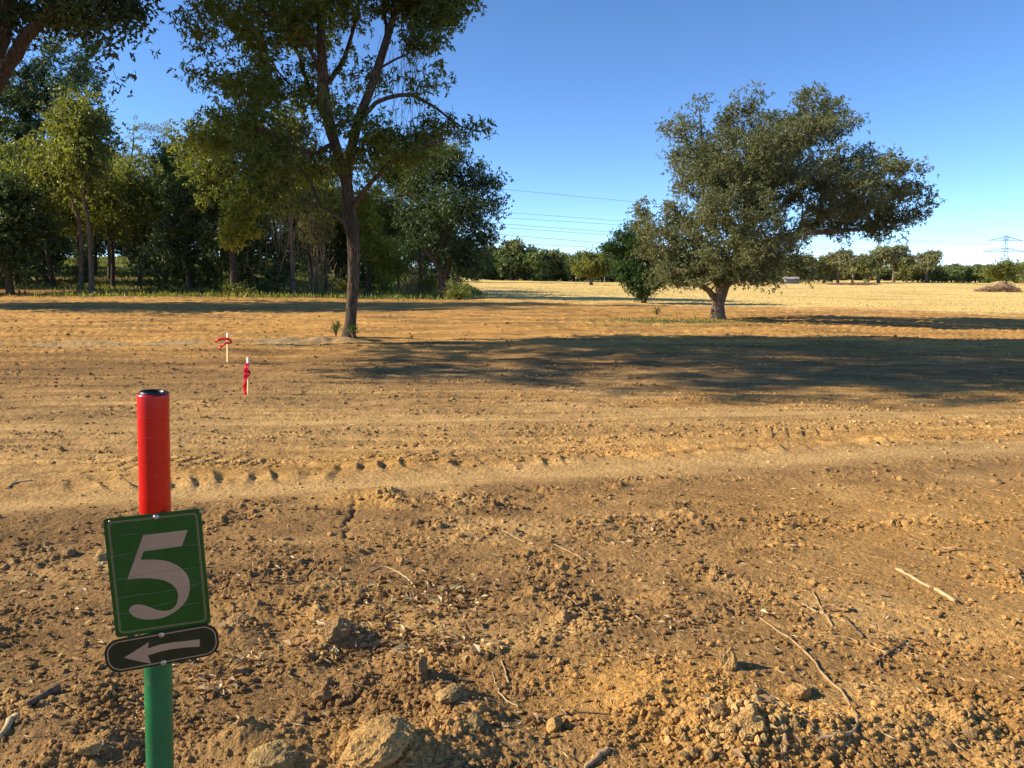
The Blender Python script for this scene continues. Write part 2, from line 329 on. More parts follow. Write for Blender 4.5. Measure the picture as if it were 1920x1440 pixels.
# ------------------------------------------------------------------ rocks, clods, crumbs
def ico(sub):
    import bmesh
    b = bmesh.new(); bmesh.ops.create_icosphere(b, subdivisions=sub, radius=1); b.verts.ensure_lookup_table()
    v = np.array([x.co[:] for x in b.verts]); f = np.array([[q.index for q in p.verts] for p in b.faces]); b.free(); return v, f
ICO1, ICO4, ICO5 = ico(1), ico(4), ico(5)
def noise3(p, s, k): return (noise2(p[:, 0]*k+p[:, 2]*.5*k, p[:, 1]*k-p[:, 2]*.6*k, s)+noise2(p[:, 2]*k-p[:, 1]*.5*k, p[:, 0]*k+p[:, 1]*.5*k, s+9)+noise2(p[:, 1]*k+p[:, 2]*.3*k+5, p[:, 2]*k-p[:, 0]*.5*k, s+17))*.42
def rock_mesh(seed, sx, sy, sz, angular=.5, hi=False):
    v, f = (ICO5 if hi else ICO4); v = v.copy(); g = np.random.default_rng(seed)
    for _ in range(9):                                              # chop with random planes for facets
        nrm = g.normal(size=3); nrm /= np.linalg.norm(nrm); dd = 1-angular*g.uniform(.25, .75); t = v@nrm-dd
        v = v-np.maximum(t, 0)[:, None]*nrm
    v = v*(1+.20*noise3(v, seed, 1.6)+.12*noise3(v, seed+3, 4)+.07*noise3(v, seed+5, 9)+.045*noise3(v, seed+6, 21)+.03*noise3(v, seed+7, 40))[:, None]
    return np_mesh('rock', v*np.array([sx, sy, sz]), f, False)
ROCKS = [  # px, py (centre on ground), width px, height ratio, material, label
 (1368,1250,62,1.0,CLODL,.95,'angular ochre clod with a black shadow, alone right of the middle foreground'),
 (128,1040,34,.65,CLOD,.6,'brown wedge shaped stone left of the green number sign'),
 (24,1055,24,.7,CLOD,.5,'small angular brown clod at the left edge of the photo'),
 (88,1020,16,.7,ROCKL,.3,'small pale round stone left of the wedge shaped stone'),
 (196,1050,36,.8,ROCKL,.3,'pale cream stone half hidden behind the left edge of the green sign'),
 (632,1180,60,.6,CLOD,.4,'large round brown clod beside the dead leaves'),
 (448,1172,56,.4,CLOD,.5,'flat tan slab of soil right of the arrow sign'),
 (614,1285,22,1.0,CLOD,.4,'dark upright clod stacked behind a larger one'),
 (605,1310,34,.9,CLOD,.5,'dark brown twin clod with black shadow in the lower left middle'),
 (652,1310,24,.9,CLOD,.5,'small rounded dark clod right of the twin clod'),
 (792,1275,24,1.6,CLOD,.6,'tall narrow clod standing up in the lower middle'),
 (842,1305,52,.4,ROCKL,.35,'pale yellowish lump of dry soil above the cracked crust'),
 (555,1357,50,.5,CLOD,.5,'oval tan clod with a crack beside it'),
 (502,1352,44,.5,CLOD,.4,'smooth brown clod left of the oval tan clod'),
 (712,1440,120,.48,CLODL,.3,'big orange lump of hard soil at the bottom edge'),
 (515,1446,84,.42,ROCKL,.4,'big pale lump of hard soil at the bottom left of the orange lump'),
 (885,1365,44,.8,ROCKL,.6,'pale blocky clod on the cracked crust'),
 (688,1368,30,.8,CLODL,.5,'small yellow clod above the orange lump'),
 (815,1365,22,1.2,CLODL,.5,'small pointed orange clod between crust and orange lump'),
 (1500,1300,54,.6,CLODL,.5,'crumbly yellow clod inside the bend of the long root'),
 (1608,1290,16,.8,CLODL,.7,'small square ochre clod right of the long root'),
 (1410,1300,30,.6,CLODL,.5,'pale crumb clod at the top of the loose clod heap'),
 (1400,1400,66,.45,CLODL,.6,'long flat ochre slab in the loose clod heap'),
 (1418,1355,34,.7,CLODL,.6,'upper blocky pale clod in the loose clod heap'),
 (1296,1412,30,.6,CLODL,.5,'pale clod at the bottom left of the loose clod heap'),
 (1345,1380,36,.6,CLODL,.6,'middle blocky clod in the loose clod heap'),
 (752,1057,20,.9,CLODL,.7,'small bright orange stone above the dead leaves'),
 (641,1070,14,.9,CLODL,.7,'small tan stone left of the bright orange stone'),
 (1040,1365,34,.9,CLODL,.6,'rough tan clod beside the red and cream leaves at the bottom'),
 (1770,1400,34,.6,CLOD,.4,'rounded brown clod on the bottom right ridge'),
 (1700,1405,26,.6,CLOD,.4,'small brown clod left on the bottom right ridge'),
 (1820,1380,30,.6,CLOD,.5,'brown clod at the top of the bottom right ridge'),
 (430,1240,22,.6,ROCKL,.4,'small pale clod beside the litter right of the arrow sign'),
 (590,955,14,.9,CLOD,.5,'small upright clod at the near edge of the wheel track'),
 (1868,905,26,.5,CLOD,.5,'pair sized brown clod at the right edge beyond the track'),
 (1905,1080,24,.8,CLOD,.5,'dark clod at the right edge of the photo'),
 (1140,1060,18,.7,CLOD,.5,'small brown clod in the middle of the broken soil'),
 (170,1405,50,.5,CLODL,.4,'long low tan lump at the bottom left corner'),
]
for k, (px, py, wpx, hr, mat, ang, lab) in enumerate(ROCKS):
    p = at_ground(px, py); dist = math.hypot(p[1], EYE); wm = wpx/F*dist*.5
    me = rock_mesh(100+k, wm, wm*.85, wm*hr*1.0, ang, wpx > 45); me.materials.append(SOIL)
    base_c = {CLOD.name: (.36, .225, .10), CLODL.name: (.50, .31, .12), ROCKL.name: (.44, .30, .125)}[mat.name]; vcol(me, 'soil', np.tile(np.array(base_c), (len(me.vertices), 1)))
    o = bpy.data.objects.new('soil_clod' if mat is not ROCKL else 'stone', me); col.objects.link(o)
    zz = float(ground(np.array([p[0]]), np.array([p[1]]))[0]); o.location = (p[0], p[1], zz+wm*hr*(.1 if hr < .9 else .4)); o.rotation_euler = (random.uniform(-.2,.2), random.uniform(-.2,.2), random.uniform(0, 6.3))
    tag(o, lab, 'clod' if mat is not ROCKL else 'stone', 'clods and stones lying on the soil')

def scatter_pts(n, ymin, ymax, xw=.78, power=2.0):
    u = rng.uniform(size=n); a = 1-power
    y = (ymin**a+u*(ymax**a-ymin**a))**(1/a); x = rng.uniform(-xw, xw, n)*y*1.0; return x, y
def crumbs(n, ymin, ymax, smin, smax, maskf, mat, name):
    v0, f0 = ICO1; x, y = scatter_pts(n*3, ymin, ymax); keep = rng.uniform(size=len(x)) < maskf(x, y); x = x[keep][:n]; y = y[keep][:n]; n = len(x)
    z = ground(x, y); s = smin*(smax/smin)**(rng.uniform(size=n)**2.6); s = s*(.7+.12*y)
    V = np.tile(v0, (n, 1, 1)); V = V*(1+rng.uniform(-.28, .28, (n, len(v0), 1))); V = V*rng.uniform(.6, 1.25, (n, 1, 3))
    a = rng.uniform(0, 6.28, n); ca, sa = np.cos(a)[:, None], np.sin(a)[:, None]
    P = np.empty_like(V); P[:, :, 0] = V[:, :, 0]*ca-V[:, :, 1]*sa; P[:, :, 1] = V[:, :, 0]*sa+V[:, :, 1]*ca; P[:, :, 2] = V[:, :, 2]*.75
    P = P*s[:, None, None]+np.stack([x, y, z+s*.25], -1)[:, None, :]
    Fc = f0[None]+(np.arange(n)*len(v0))[:, None, None]
    me = np_mesh(name, P.reshape(-1, 3), Fc.reshape(-1, 3)); 
    cc = soil_colour(x, y)*rng.uniform(.75, 1.35, (n, 1)); vcol(me, 'soil', np.repeat(cc, len(v0), 0))
    o = link(name, me, mat); return o
def m_rough(x, y):
    lx = y-(2.36+.14*(x-.9))
    m = rough_mask(x, y)*(.25+.9*sst(-.05, .35, fbm(x/.5, y/.4, 77, 2)))
    m = m+band(y, 4.58+.03*x, .13)*sst(.3, .9, x)*(1-sst(2.4, 3.4, x))+.8*band(lx, .02, .12)*sst(.2, .9, x)+.06
    h1 = at_g[0]; m = m+.45*np.exp(-((x-h1[0])/.22)**2-((y-h1[1])/.18)**2)
    return np.clip(m, 0, 1)
at_g = [at_ground(1370, 1350)]
tag(crumbs(34000, 2.0, 9.0, .0022, .017, m_rough, SOIL, 'soil_crumbs'), 'loose brown crumbs of soil strewn over the near ground', 'soil crumbs', kind='stuff')
def m_mid(x, y): return (1-band(y-TRK(x), .03, .3))*(1-band(y, 8.15+.09*x, .3))*np.clip(.08+sst(.05, .55, fbm(x/1.6, (y-.05*x)/.35, 37, 2))+.8*band(y, 7.7+.05*x, .3), 0, 1)
tag(crumbs(22000, 6.2, 30, .0022, .015, m_mid, SOIL, 'field_crumbs'), 'small lumps of ochre soil scattered over the graded field', 'soil crumbs', kind='stuff')
def heap(cx, cy, n, sx, sy, name, lab):
    P = at_ground(cx, cy); v0, f0 = ICO1; x = P[0]+rng.normal(0, sx, n); y = P[1]+rng.normal(0, sy, n); s = .004+.016*rng.uniform(size=n)**3
    z = ground(x, y)+.025*np.exp(-((x-P[0])/sx)**2-((y-P[1])/sy)**2)*rng.uniform(0, 1, n)
    V = np.tile(v0, (n, 1, 1))*(1+rng.uniform(-.35, .35, (n, len(v0), 1)))*rng.uniform(.5, 1.3, (n, 1, 3))*s[:, None, None]
    V = V+np.stack([x, y, z+s*.3], -1)[:, None]; me = np_mesh(name, V.reshape(-1, 3), (f0[None]+(np.arange(n)*len(v0))[:, None, None]).reshape(-1, 3))
    vcol(me, 'soil', np.repeat(np.array([.50, .32, .13])*rng.uniform(.8, 1.35, (n, 1)), len(v0), 0))
    tag(link(name, me, SOIL), lab, 'clod heap', kind='stuff')
heap(1385, 1370, 520, .12, .10, 'clod_heap', 'heap of loose ochre soil crumbs with sharp shadows at the bottom right of the middle')

# leaf like quads -------------------------------------------------------------
def quads(pos, axis, L, W, side=None, cup=.15):
    """pos Nx3 base, axis Nx3 unit, returns verts/faces of folded leaf diamonds (two quads' outline in one 4-gon pair)"""
    n = len(pos)
    if side is None: side = rng.normal(size=(n, 3))
    side = side-(side*axis).sum(1)[:, None]*axis; side /= np.linalg.norm(side, axis=1)[:, None]+1e-9
    nr_ = np.cross(axis, side); L = np.asarray(L)[:, None]; W = np.asarray(W)[:, None]
    b = pos; t = pos+axis*L-nr_*L*cup; m = pos+axis*L*.45
    v = np.stack([b, m+side*W*.5+nr_*W*.12, t, m-side*W*.5+nr_*W*.12], 1)
    f = np.arange(n*4).reshape(n, 4); return v.reshape(-1, 3), f
def litter(name, spots, lab, mat, Lr, Wr, cat):
    P = []; spots = [(a, b_, int(c*1.7), d_, e_) for a, b_, c, d_, e_ in spots]
    for px, py, n, sx, sy in spots:
        c = at_ground(px, py); P.append(np.column_stack([c[0]+rng.normal(0, sx, n), c[1]+rng.normal(0, sy, n)]))
    P = np.concatenate(P); n = len(P); z = ground(P[:, 0], P[:, 1]); a = rng.uniform(0, 6.28, n); e = rng.normal(0, .35, n)
    ax = np.column_stack([np.cos(a)*np.cos(e), np.sin(a)*np.cos(e), np.sin(e)]); L = rng.uniform(*Lr, n)
    side = np.column_stack([-np.sin(a), np.cos(a), rng.normal(0, .6, n)])
    v, f = quads(np.column_stack([P, z+.004+np.abs(e)*L*.4]), ax, L, L*rng.uniform(*Wr, n), side, .25)
    tag(link(name, np_mesh(name, v, f), mat), lab, cat, kind='stuff')
litter('leaf_litter', [(790,1110,90,.2,.09),(700,1200,90,.16,.07),(820,1210,110,.12,.06),(760,1160,80,.2,.07),(430,1250,90,.1,.07),(400,1290,50,.06,.05),(860,1120,60,.08,.08),(620,1210,40,.06,.04),
        (1030,1350,14,.07,.03),(1150,1010,50,.3,.08),(1260,1160,40,.2,.06),(1200,1100,60,.5,.3),(560,1100,120,.5,.35),(1450,1150,40,.3,.12),(1690,1210,26,.06,.04),(1420,1400,30,.1,.06),(100,1250,50,.25,.25),(200,1080,40,.25,.15)],
       'dry tan and red brown leaves lying in drifts on the near soil', DRYL, (.018, .062), (.28, .55), 'dead leaves')
x_, y_ = scatter_pts(5200, 2.1, 22, .75, 1.7)
a_ = rng.uniform(0, 6.28, len(x_)); ax_ = np.column_stack([np.cos(a_), np.sin(a_), rng.normal(0, .12, len(x_))]); ax_ /= np.linalg.norm(ax_, axis=1)[:, None]
L_ = rng.uniform(.012, .07, len(x_))*(.6+.08*y_); v_, f_ = quads(np.column_stack([x_, y_, ground(x_, y_)+.005]), ax_, L_, .0025+.0005*y_+L_*.03, None, .02)
tag(link('straw_bits', np_mesh('straw_bits', v_, f_), STRAW), 'pale bits of straw and root fibre strewn over the soil', 'straw bits', kind='stuff')

# ------------------------------------------------------------------ tubes
def tube(pts, rad, sides=6, cap=True):
    pts = np.asarray(pts, float); n = len(pts); rad = np.broadcast_to(np.asarray(rad, float), (n,))
    tg = np.gradient(pts, axis=0); tg /= np.linalg.norm(tg, axis=1)[:, None]+1e-12
    ref = np.array([0, 0, 1.0]) if abs(tg[0, 2]) < .9 else np.array([1.0, 0, 0]); V = []
    u = np.cross(tg[0], ref); u /= np.linalg.norm(u)
    a = np.arange(sides)*2*np.pi/sides
    for k in range(n):
        u = u-tg[k]*(u@tg[k]); u /= np.linalg.norm(u)+1e-12; w_ = np.cross(tg[k], u)
        V.append(pts[k]+rad[k]*(np.cos(a)[:, None]*u+np.sin(a)[:, None]*w_))
    V = np.concatenate(V); F_ = []
    for k in range(n-1):
        for j in range(sides): F_.append((k*sides+j, k*sides+(j+1) % sides, (k+1)*sides+(j+1) % sides, (k+1)*sides+j))
    if cap:
        V = np.vstack([V, pts[0], pts[-1]]); b = n*sides
        for j in range(sides): F_.append((b, (j+1) % sides, j, j)); F_.append((b+1, (n-1)*sides+j, (n-1)*sides+(j+1) % sides, (n-1)*sides+(j+1) % sides))
    return V, F_
class MB:
    def __init__(s): s.v = []; s.f = []; s.n = 0
    def add(s, V, F_): s.f += [tuple(dict.fromkeys(int(i)+s.n for i in q)) for q in F_]; s.v.append(np.asarray(V)); s.n += len(V); return s
    def build(s, name, mat, parent=None, smooth=True, off=None):
        V = np.concatenate(s.v); 
        if off is not None: V = V-np.asarray(off)
        me = bpy.data.meshes.new(name); me.from_pydata(V.tolist(), [], s.f); me.polygons.foreach_set('use_smooth', np.full(len(me.polygons), smooth)); me.update()
        return link(name, me, mat, parent)
def smooth_path(P, n):
    P = np.asarray(P, float); t = np.linspace(0, len(P)-1, n); out_ = []
    for q in t:
        i = min(int(q), len(P)-2); f = q-i; p0 = P[max(i-1, 0)]; p1 = P[i]; p2 = P[i+1]; p3 = P[min(i+2, len(P)-1)]
        out_.append(.5*((2*p1)+(-p0+p2)*f+(2*p0-5*p1+4*p2-p3)*f*f+(-p0+3*p1-3*p2+p3)*f**3))
    return np.array(out_)
STICKS = [
 ([(1425,1160),(1470,1195),(1510,1225),(1545,1265),(1580,1300),(1605,1345),(1605,1370),(1580,1385),(1530,1395)],.006,TWIG,'long brown root with a hooked end at the lower right'),
 ([(1415,1285),(1425,1300),(1470,1318),(1500,1348),(1540,1375),(1592,1408)],.0035,TWIGP,'thin cream root crossing the end of the long brown root'),
 ([(1680,1068),(1730,1095),(1792,1130)],.009,TWIGP,'straight pale stick thickening at its lower end'),
 ([(1523,1108),(1545,1150),(1562,1175)],.005,TWIG,'thin brown twig crossing the pale splinter'),
 ([(1505,1132),(1545,1153)],.006,TWIGP,'short pale splinter of wood crossed by a thin twig'),
 ([(1585,1160),(1600,1180),(1618,1198)],.007,TWIGD,'dark short stick below the crossed twigs'),
 ([(1535,1193),(1600,1203),(1665,1228)],.0025,TWIGP,'fine pale stem reaching a tangle of brown roots'),
 ([(1640,1245),(1670,1225),(1700,1205)],.006,TWIGD,'forked dark twig in the tangle of brown roots'),
 ([(1645,1230),(1655,1255),(1668,1265)],.005,TWIGD,'lower dark twig in the tangle of brown roots'),
 ([(1760,1038),(1795,1032),(1835,1035)],.004,TWIGD,'thin curved dark twig above the pale stick'),
 ([(1060,1122),(1090,1145),(1120,1160),(1150,1163)],.004,TWIG,'curved brown twig in the centre of the foreground'),
 ([(1205,1160),(1190,1150),(1150,1130),(1120,1125)],.0035,TWIGP,'pale twig beside the curved brown twig'),
 ([(925,1260),(930,1290),(945,1315),(975,1330)],.003,TWIGP,'thin curled root hanging round a clod in the lower middle'),
 ([(940,1240),(948,1262),(955,1285)],.004,TWIG,'short upright twig above the thin curled root'),
 ([(1000,1350),(1100,1338),(1210,1345)],.003,TWIGD,'long thin dark twig at the bottom middle'),
 ([(1095,1440),(1120,1420),(1140,1405)],.010,TWIG,'thick short piece of wood cut by the bottom edge'),
 ([(1452,1385),(1465,1405),(1472,1425)],.008,TWIG,'broken twig standing in the loose clod heap'),
 ([(400,1265),(430,1252),(468,1238)],.005,TWIG,'brown twig lying right of the arrow sign'),
 ([(470,1100),(520,1098),(560,1092),(585,1072)],.004,TWIGD,'dark arched root left of the dead leaves'),
 ([(690,1075),(720,1066),(755,1080),(780,1105)],.004,TWIGP,'pale looping root above the dead leaves'),
 ([(672,1100),(690,1112),(708,1126)],.004,TWIG,'short straight twig left of the dead leaves'),
 ([(10,916),(30,905),(60,903)],.007,TWIGP,'pale stick lying in the graded soil at the left edge'),
 ([(1885,1070),(1905,1085),(1918,1100)],.006,TWIG,'crooked twig at the right edge'),
 ([(940,1000),(985,1018),(1000,1025)],.004,TWIGP,'thin pale twig among the broken soil'),
 ([(1040,1022),(1075,1042),(1098,1055)],.004,TWIG,'thin brown twig below the ridge of clods'),
 ([(55,1335),(85,1315),(110,1300)],.016,TWIGD,'dark chunk of bark at the lower left'),
 ([(-10,1395),(15,1370),(28,1348)],.012,TWIGP,'split pale wood at the left edge near the bottom'),
]
for pts, r0, mat, lab in STICKS:
    G = [at_ground(*p) for p in pts]; n = max(6, len(G)*5); P = smooth_path(G, n) if len(G) > 2 else np.linspace(G[0], G[1], n)
    P[:, 2] = ground(P[:, 0], P[:, 1]); 
    k = np.ones(5)/5; zz = np.convolve(np.pad(P[:, 2], 2, mode='edge'), k, 'valid'); P[:, 2] = np.maximum(P[:, 2], zz)+r0*.7
    P[:, :2] += rng.normal(0, .0018, (n, 2)); c = P.mean(0).copy(); c[2] = P[:, 2].min()-r0
    rad = r0*(1+.12*rng.normal(size=n))*np.linspace(.7, 1.1, n)
    ob = MB().add(*tube(P-c, rad, 7)).build('twig' if r0 < .008 else 'stick', mat); ob.location = c
    tag(ob, lab, 'twig' if r0 < .008 else 'stick', 'twigs and roots lying on the soil')

# ------------------------------------------------------------------ trees
def lobe_pts(lobes, n):
    w_ = np.array([l[6]*(l[3]*l[4]*l[5])**.8 for l in lobes]); w_ = w_/w_.sum(); k = rng.choice(len(lobes), n, p=w_)
    L = np.array([l[:6] for l in lobes])[k]; d = rng.normal(size=(n, 3)); d /= np.linalg.norm(d, axis=1)[:, None]
    r = rng.uniform(.12, 1, n)**.5
    return L[:, :3]+d*r[:, None]*L[:, 3:6]
def skeleton(paths, pts, step=.45, wander=.18, alpha=.35):
    """paths: list of (polyline, radii) drawn limbs, first starts at the root; each later starts on an earlier one"""
    P = []; par = []; pl = []; fix = []
    def addn(p, q, f=0):
        P.append(p); par.append(q); pl.append(0 if q < 0 else pl[q]+np.linalg.norm(p-P[q])); fix.append(f); return len(P)-1
    for line, rad in paths:
        line = np.asarray(line, float); seg = np.linalg.norm(np.diff(line, axis=0), axis=1).sum(); n = max(3, int(seg/step)+2)
        S = smooth_path(line, n); rr_ = np.interp(np.linspace(0, 1, n), np.linspace(0, 1, len(rad)), rad)
        last = -1
        if P: last = int(np.argmin(np.linalg.norm(np.array(P)-S[0], axis=1)))
        for k, p in enumerate(S):
            if k == 0 and last >= 0: continue
            if 0 < k < n-1: p = p+rng.normal(0, rr_[k]*(.25 if rr_[k] < .08 else .07), 3)
            last = addn(p, last, rr_[k])
    nroot = len(P)
    start = P[min(3, nroot-1)]
    zmin = paths[0][0][-1][2]*.62+paths[0][0][0][2]*.38
    order = np.argsort(np.linalg.norm(pts-np.array(paths[0][0][-1]), axis=1))
    cap = len(P)+len(pts)*14; A = np.zeros((cap, 3)); B = np.zeros(cap); nn = len(P); A[:nn] = P; B[:nn] = pl
    low = A[:nn, 2] < zmin; B[:nn][low] += 50
    tips = []
    for i in order:
        p = pts[i]; d = np.linalg.norm(A[:nn]-p, axis=1); c = d+alpha*B[:nn]; q = int(np.argmin(c)); D = d[q]
        k = max(1, min(12, int(D/step))); a = A[q]; prev = q
        bow = rng.normal(0, wander*D*.35, 3); bow[2] += .10*D
        for s in range(1, k+1):
            t = s/k; x = a+(p-a)*t+bow*math.sin(math.pi*t)*.8+(rng.normal(0, step*wander*.4, 3) if s < k else 0)
            prev = addn(x, prev); A[nn] = x; B[nn] = B[prev] if False else pl[prev]; nn += 1
        tips.append(prev)
    return np.array(P), np.array(par), np.array(fix), np.array(tips)
def radii(P, par, fix, tipr, expo=2.3, rmax=None):
    n = len(P); s = np.zeros(n); ch = np.zeros(n, int)
    for i in range(n-1, 0, -1):
        if s[i] == 0: s[i] = tipr**expo
        s[par[i]] += s[i]
    r = s**(1/expo)
    if rmax: r = np.minimum(r, rmax)
    r = np.where(fix > 0, fix, r)
    for i in range(1, n): r[i] = min(r[i], r[par[i]]*.96) if fix[i] == 0 else r[i]
    return r
def wood_mesh(mb, P, par, r, off, minr=.0):
    n = len(P); kids = [[] for _ in range(n)]
    for i in range(1, n): 
        if par[i] >= 0: kids[par[i]].append(i)
    starts = [(0, None)]
    while starts:
        i, p0 = starts.pop(); chain = [i] if p0 is None else [p0, i]
        while kids[i]:
            k = sorted(kids[i], key=lambda q: -r[q]); 
            for q in k[1:]: starts.append((q, i))
            i = k[0]; chain.append(i)
        rad = r[chain].copy()
        if p0 is not None: rad[0] = rad[1]*1.15
        if rad.max() < minr or len(chain) < 2: continue
        s = 12 if rad.max() > .12 else 7 if rad.max() > .05 else 4 if rad.max() > .02 else 3
        mb.add(*tube(P[chain]-off, rad, s, cap=False))
def foliage(P, par, tips, nleaf, L, W, spread, droop=.35, whorl=7, bias=None, thin=None):
    """sprays of narrow leaflets around twig ends"""
    src = np.concatenate([tips, tips, par[tips]]); k = max(1, nleaf//whorl); s = rng.choice(src, k); t = rng.uniform(0, 1, k)[:, None]
    q = P[s]*(1-t*.5)+P[par[s]]*t*.5; o = rng.normal(size=(k, 3)); o[:, 2] *= .7; q = q+o*spread
    if thin is not None: q = q[thin(q)]; k = len(q); o = o[:k]
    d0 = rng.normal(size=(k, 3)); d0[:, 2] -= droop; d0 /= np.linalg.norm(d0, axis=1)[:, None]
    pos = np.repeat(q, whorl, 0); ax = np.repeat(d0, whorl, 0)*.7+rng.normal(size=(k*whorl, 3))*.75; ax[:, 2] -= droop*.7
    ax /= np.linalg.norm(ax, axis=1)[:, None]; pos = pos+np.repeat(d0, whorl, 0)*rng.uniform(-.5, .8, (k*whorl, 1))*L
    sd = rng.normal(size=(k*whorl, 3))*.8+np.array([0, 0, .0]); LL = L*rng.uniform(.65, 1.25, k*whorl)
    return quads(pos, ax, LL, W*LL/L, sd, .18)
def tree(name, base, paths, lobes, npts, nleaf, L, W, lm, bm, tipr=.006, spread=.25, step=.45, droop=.35, wander=.18, minr=0, alpha=.35, whorl=7, flare=1.35, rmax=None, thin=None):
    base = np.asarray(base, float); pts = lobe_pts(lobes, npts); P, par, fix, tips = skeleton(paths, pts, step, wander, alpha)
    r = radii(P, par, fix, tipr, rmax=rmax); r[0] *= flare; r[1] *= 1+(flare-1)*.3
    root = empty(name, base); mb = MB(); wood_mesh(mb, P, par, r, base, minr); mb.build('trunk', bm, root)
    v, f = foliage(P, par, tips, nleaf, L, W, spread, droop, whorl, thin=thin)
    link('crown', np_mesh('crown', v-base, f), lm, root)
    return root, (P, par, tips)
def PXD(px, py, Y): return at_depth(px, py, Y)
def px_lobes(L, Y0, depth=1.25, flat_=1.0):
    """lobes given in photo pixels at the tree's own distance, given real size and real depth"""
    out_ = []
    for l in L:
        px, py, rx, ry = l[:4]; dy = l[4] if len(l) > 4 else 0; w_ = l[5] if len(l) > 5 else 1
        c = at_depth(px, py, Y0); m = Y0/F/cp
        out_.append((c[0], Y0+dy, c[2], rx*m, max(rx, ry)*m*depth*flat_, ry*m, w_))
    return out_
GR_WOOD = 'trees of the wood on the left'

# --- the wide lone tree on the right
Y0 = 25.6; b = at_ground(1346, 598); b[1] = Y0 = b[1]; b[2] = gz(b[0], b[1])-.05
def Q(px, py, dy=0): p = at_depth(px, py, Y0); return np.array([p[0]*(Y0+dy)/Y0, Y0+dy, p[2]])
paths = [([b, Q(1347, 575), Q(1352, 545), Q(1364, 525)], [.27, .23, .25, .24]),
         ([Q(1362, 528), Q(1372, 500, .3), Q(1385, 465, .6), Q(1400, 420, .4), Q(1425, 370), Q(1440, 310), Q(1450, 250, .4)], [.20, .17, .15, .13, .11, .08, .05]),
         ([Q(1380, 490, .5), Q(1440, 455, -.3), Q(1500, 440, -.8), Q(1560, 437, -1), Q(1610, 432, -.6), Q(1650, 425, 0)], [.13, .12, .11, .09, .06, .04]),
         ([Q(1338, 560), Q(1332, 548, -.2), Q(1315, 535, -.5), Q(1290, 520, -1), Q(1250, 500, -1.4)], [.13, .11, .10, .07, .04]),
         ([Q(1355, 540), Q(1345, 528), Q(1320, 515, .6), Q(1280, 480, 1.2), Q(1250, 430, 1.5)], [.13, .11, .09, .07, .04]),
         ([Q(1385, 465, .6), Q(1365, 400, 1.5), Q(1340, 340, 1.8), Q(1320, 270, 1.2), Q(1312, 200, .6)], [.12, .10, .08, .05, .02]),
         ([Q(1400, 420, .4), Q(1450, 395, 1), Q(1500, 350, 1.3), Q(1550, 300, 1), Q(1600, 290, .6)], [.11, .09, .07, .05, .03])]
LB = [(1318,190,28,24,.4,.35),(1272,225,28,34,.4,.35),(1300,245,45,30,.3,.5),(1405,185,40,24,0,.6),(1400,225,60,40,.3,1),(1530,200,62,36,0,1),(1500,240,75,45,1,1),(1560,230,50,30,-.5,.8),(1290,300,55,45,0,.8),
      (1350,320,80,70,-1.8,1),(1350,320,80,70,1.8,1),(1450,310,90,70,-2.2,1),(1460,330,90,70,2.2,1),(1620,300,50,36,.5,.9),(1640,345,70,50,-1,1),(1700,385,46,45,0,.9),(1600,350,70,55,1.6,1),(1550,370,80,50,-2.2,1),
      (1218,375,30,30,.2,.6),(1240,410,48,44,-1,.8),(1235,440,45,50,1,.9),(1290,490,70,52,-1.6,1),(1310,440,80,60,1.8,1),(1340,400,80,60,-2.6,1),(1260,505,60,30,.2,.7),(1400,450,80,50,-2.2,.9),(1430,480,80,34,1.6,.9),
      (1515,505,20,30,.3,.7),(1495,480,30,30,0,.6),(1460,505,50,18,.6,.5),(1590,410,80,30,.6,1),(1660,425,50,28,0,.9),(1700,450,20,20,0,.6),(1730,380,22,26,0,.4),(1560,435,22,24,-1,.5),(1225,530,22,10,-.3,.3),(1300,528,34,12,-.8,.45),(1255,512,50,22,-1.4,.8),(1400,512,60,22,-1.6,.8),(1440,515,50,16,.8,.6),(1330,505,40,20,1.8,.6),(1520,515,14,20,0,.4)]
big, sk = tree('lone_tree', b, paths, px_lobes(LB, Y0), 1300, 245000, .10, .036, LF_OAK, BARKP, tipr=.0065, spread=.17, step=.4, alpha=.3)
tag(big, 'wide spreading lone tree with grey green crown and forked trunk in the open field', 'tree')

